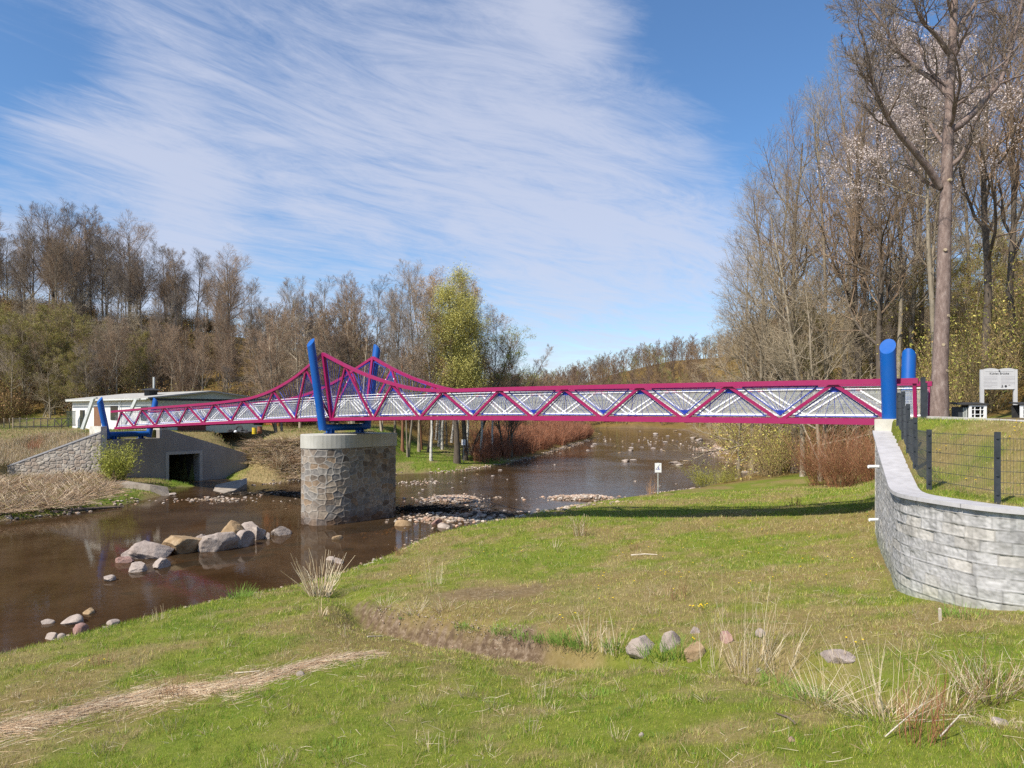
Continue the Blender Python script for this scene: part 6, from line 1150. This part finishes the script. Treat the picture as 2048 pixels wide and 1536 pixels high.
# ------------------------------------------------------------------ grass
def grass():
    rs = np.random.RandomState(66); N_ = 760000
    u = rs.rand(N_); Y = 4.6 * (46 / 4.6) ** (u ** .95); px = rs.uniform(-60, 2110, N_); x = (px - CX) / F0 * Y; y = Y + rs.randn(N_) * .05
    dn = pdist(x, y, NEAR); k = (~inpoly(x, y, POLY)) & (dn > .03) & (pdist(x, y, FAR) > dn) & (pdist(x, y, WALL[1:]) > .06)
    inu = inpoly(x, y, UPPOLY); k &= ~(inu & (pdist(x, y, WALL[1:]) < .5)) & ~(inu & (x > 12.2)); x, y = x[k], y[k]; z = height(x, y); zn = zones(x, y, z); p = (1 - zn[:, 0] * 1.05) * (1 - .35 * zn[:, 2]) * np.where((zn[:, 0] > .2) & (zn[:, 2] > .6), .25, 1.); k = rs.rand(len(x)) < p; x, y, z, zn = x[k], y[k], z[k], zn[k]; n = len(x)
    dn = pdist(x, y, NEAR); n1 = fbm(x, y, 1.4, 91); n2 = fbm(x, y, .35, 92); sc = .5 + 1.2 * sstep(.5 * n2 + .5 * fbm(x, y, .13, 97, 2), .42, .68) + .7 * np.exp(-dn / .8); far = np.clip(y / 12, .8, 3.2)
    h = (.030 + .038 * rs.rand(n)) * sc * (1 + .25 * (far - 1)); w = .0032 * far * (.7 + .6 * rs.rand(n)); a = rs.rand(n) * 6.28; ln = rs.uniform(.2, .9, n) * h; b_ = rs.rand(n) * 6.28
    B0 = np.column_stack([x - np.cos(a) * w, y - np.sin(a) * w, z - .01]); B1 = np.column_stack([x + np.cos(a) * w, y + np.sin(a) * w, z - .01]); T = np.column_stack([x + np.cos(b_) * ln, y + np.sin(b_) * ln, z + h]); V = np.stack([B0, B1, T], 1).reshape(-1, 3)
    g = np.array([(.12, .24, .014), (.27, .335, .03), (.36, .355, .06), (.46, .38, .18)]); n3 = fbm(x, y, .16, 95, 2); wt = np.clip(.15 + .55 * zn[:, 2] + .35 * (n1 - .5) - .2 * np.exp(-dn / 1.), .04, .85); q = rs.rand(n); ci = np.where(q < wt, 3, np.where(q < wt + .25, 2, np.where(n2 + rs.randn(n) * .15 > .52, 0, 1))); c = g[ci] * rs.uniform(.6, 1.4, (n, 1)) * (.55 + .9 * n3[:, None])
    mb = MB(); mb.add(V, np.arange(3 * n).reshape(n, 3), np.repeat(c, 3, 0)); tag(mb.build('lawn_grass', LEAF), kind='stuff')
    # far bank lawns and the meadow
    N_ = 150000; px = rs.uniform(-30, 1010, N_); Y = rs.uniform(40, 100, N_); x = (px - CX) / F0 * Y; y = Y; df = pdist(x, y, FAR); l, s = ab_local(x, y); hp = HC; k = (~inpoly(x, y, POLY)) & (df < pdist(x, y, NEAR)) & (df > .4) & ~((l > -.6) & (l < 12.5) & (s > -.1) & (s < 1.2)); x, y = x[k], y[k]; z = height(x, y); zn = zones(x, y, z); k = (rs.rand(len(x)) < (1 - zn[:, 0]) * (1 - zn[:, 1])); dh = (x - HC[0]) * UB[0] + (y - HC[1]) * UB[1]; dw = (x - HC[0]) * NB[0] + (y - HC[1]) * NB[1]; k &= ~((dh > -.5) & (dh < 19.5) & (dw > -.3) & (dw < 12)); x, y, z, zn = x[k], y[k], z[k], zn[k]; n = len(x); h = rs.uniform(.06, .20, n); w = .022; a = rs.rand(n) * 6.28; b_ = rs.rand(n) * 6.28
    B0 = np.column_stack([x - np.cos(a) * w, y - np.sin(a) * w, z - .02]); B1 = np.column_stack([x + np.cos(a) * w, y + np.sin(a) * w, z - .02]); T = np.column_stack([x + np.cos(b_) * h * .5, y + np.sin(b_) * h * .5, z + h]); V = np.stack([B0, B1, T], 1).reshape(-1, 3); c = np.where((rs.rand(n) < .15 + .7 * zn[:, 2])[:, None], (.34, .26, .13), (.12, .22, .02)) * rs.uniform(.7, 1.35, (n, 1)); mb = MB(); mb.add(V, np.arange(3 * n).reshape(n, 3), np.repeat(c, 3, 0)); tag(mb.build('meadow_grass', LEAF), kind='stuff')
grass()
def weeds():
    rs = np.random.RandomState(23); n = 900; px = rs.uniform(-30, 2080, n); Y = 5.4 + 26 * rs.rand(n) ** 1.4; x = (px - CX) / F0 * Y; z = height(x, Y); k = (~inpoly(x, Y, POLY)) & ~inpoly(x, Y, UPPOLY) & (pdist(x, Y, WALL[1:]) > .2); P_ = np.column_stack([x, Y, z])[k]
    D_ = [(.09, .15, .05), (.13, .20, .06), (.16, .24, .05)]
    kinds = [bush_mesh(160, 46, .09, 1.6, D_, .0035, 0, .07, None, -.1, .1), bush_mesh(161, 14, .30, .9, STRAW, .0028, 1, .05, None, 0, .1), bush_mesh(162, 40, .12, 1.2, [(.12, .24, .02), (.18, .30, .04)], .003, 0, .09, None, -.05, .1), bush_mesh(163, 12, .22, .9, BROWN + STRAW, .003, 2, .05, None, 0, .15), bush_mesh(164, 30, .16, 1.8, STRAW, .003, 0, .10, None, -.1, .1)]
    scatter('lawn_weeds', kinds, P_, 24, VC, .6, 1.4)
weeds()
def flowers():
    rs = np.random.RandomState(17); P_ = []
    for (px, py, n, s) in ((1397, 1219, 12, .10), (1393, 1285, 2, .05), (1000, 1110, 9, .8), (1300, 1170, 16, 1.6), (1480, 1140, 16, 2.), (1380, 1080, 14, 2.4), (1696, 1287, 2, .1), (1745, 1300, 1, .1), (815, 1160, 3, .3), (1120, 1240, 3, .4), (1880, 912, 3, .15), (1868, 960, 3, .2), (1935, 970, 2, .3), (2020, 862, 5, .25), (1500, 950, 30, 4.), (180, 1325, 2, .2)):
        g = ray_ground(px, py, 5.5, 70)
        for _ in range(n): P_.append((g[0] + rs.randn() * s, g[1] + rs.randn() * s))
    P_ = np.array(P_); Z = height(P_[:, 0], P_[:, 1]); mb = MB(); st = MB()
    for (x, y), z in zip(P_, Z):
        if inpoly(np.array([x]), np.array([y]), POLY)[0]: continue
        h = rs.uniform(.05, .11); r = rs.uniform(.015, .022); mb.lathe([(0, -.006), (r * .7, -.004), (r, .002), (r * .8, .008), (0, .010)], (x, y, z + h), 9); st.tube([(x, y, z - .01), (x, y, z + h)], .0025, 4)
    fl = mb.build('dandelions', noisy('dandelion_yellow', [(.3, (.75, .50, .0)), (.7, (.85, .62, .02))], 9, .7, 0)); tag(fl, kind='stuff'); s = st.build('flower_stalks', LEAF); s.parent = fl; tag(s, kind='stuff')
flowers()
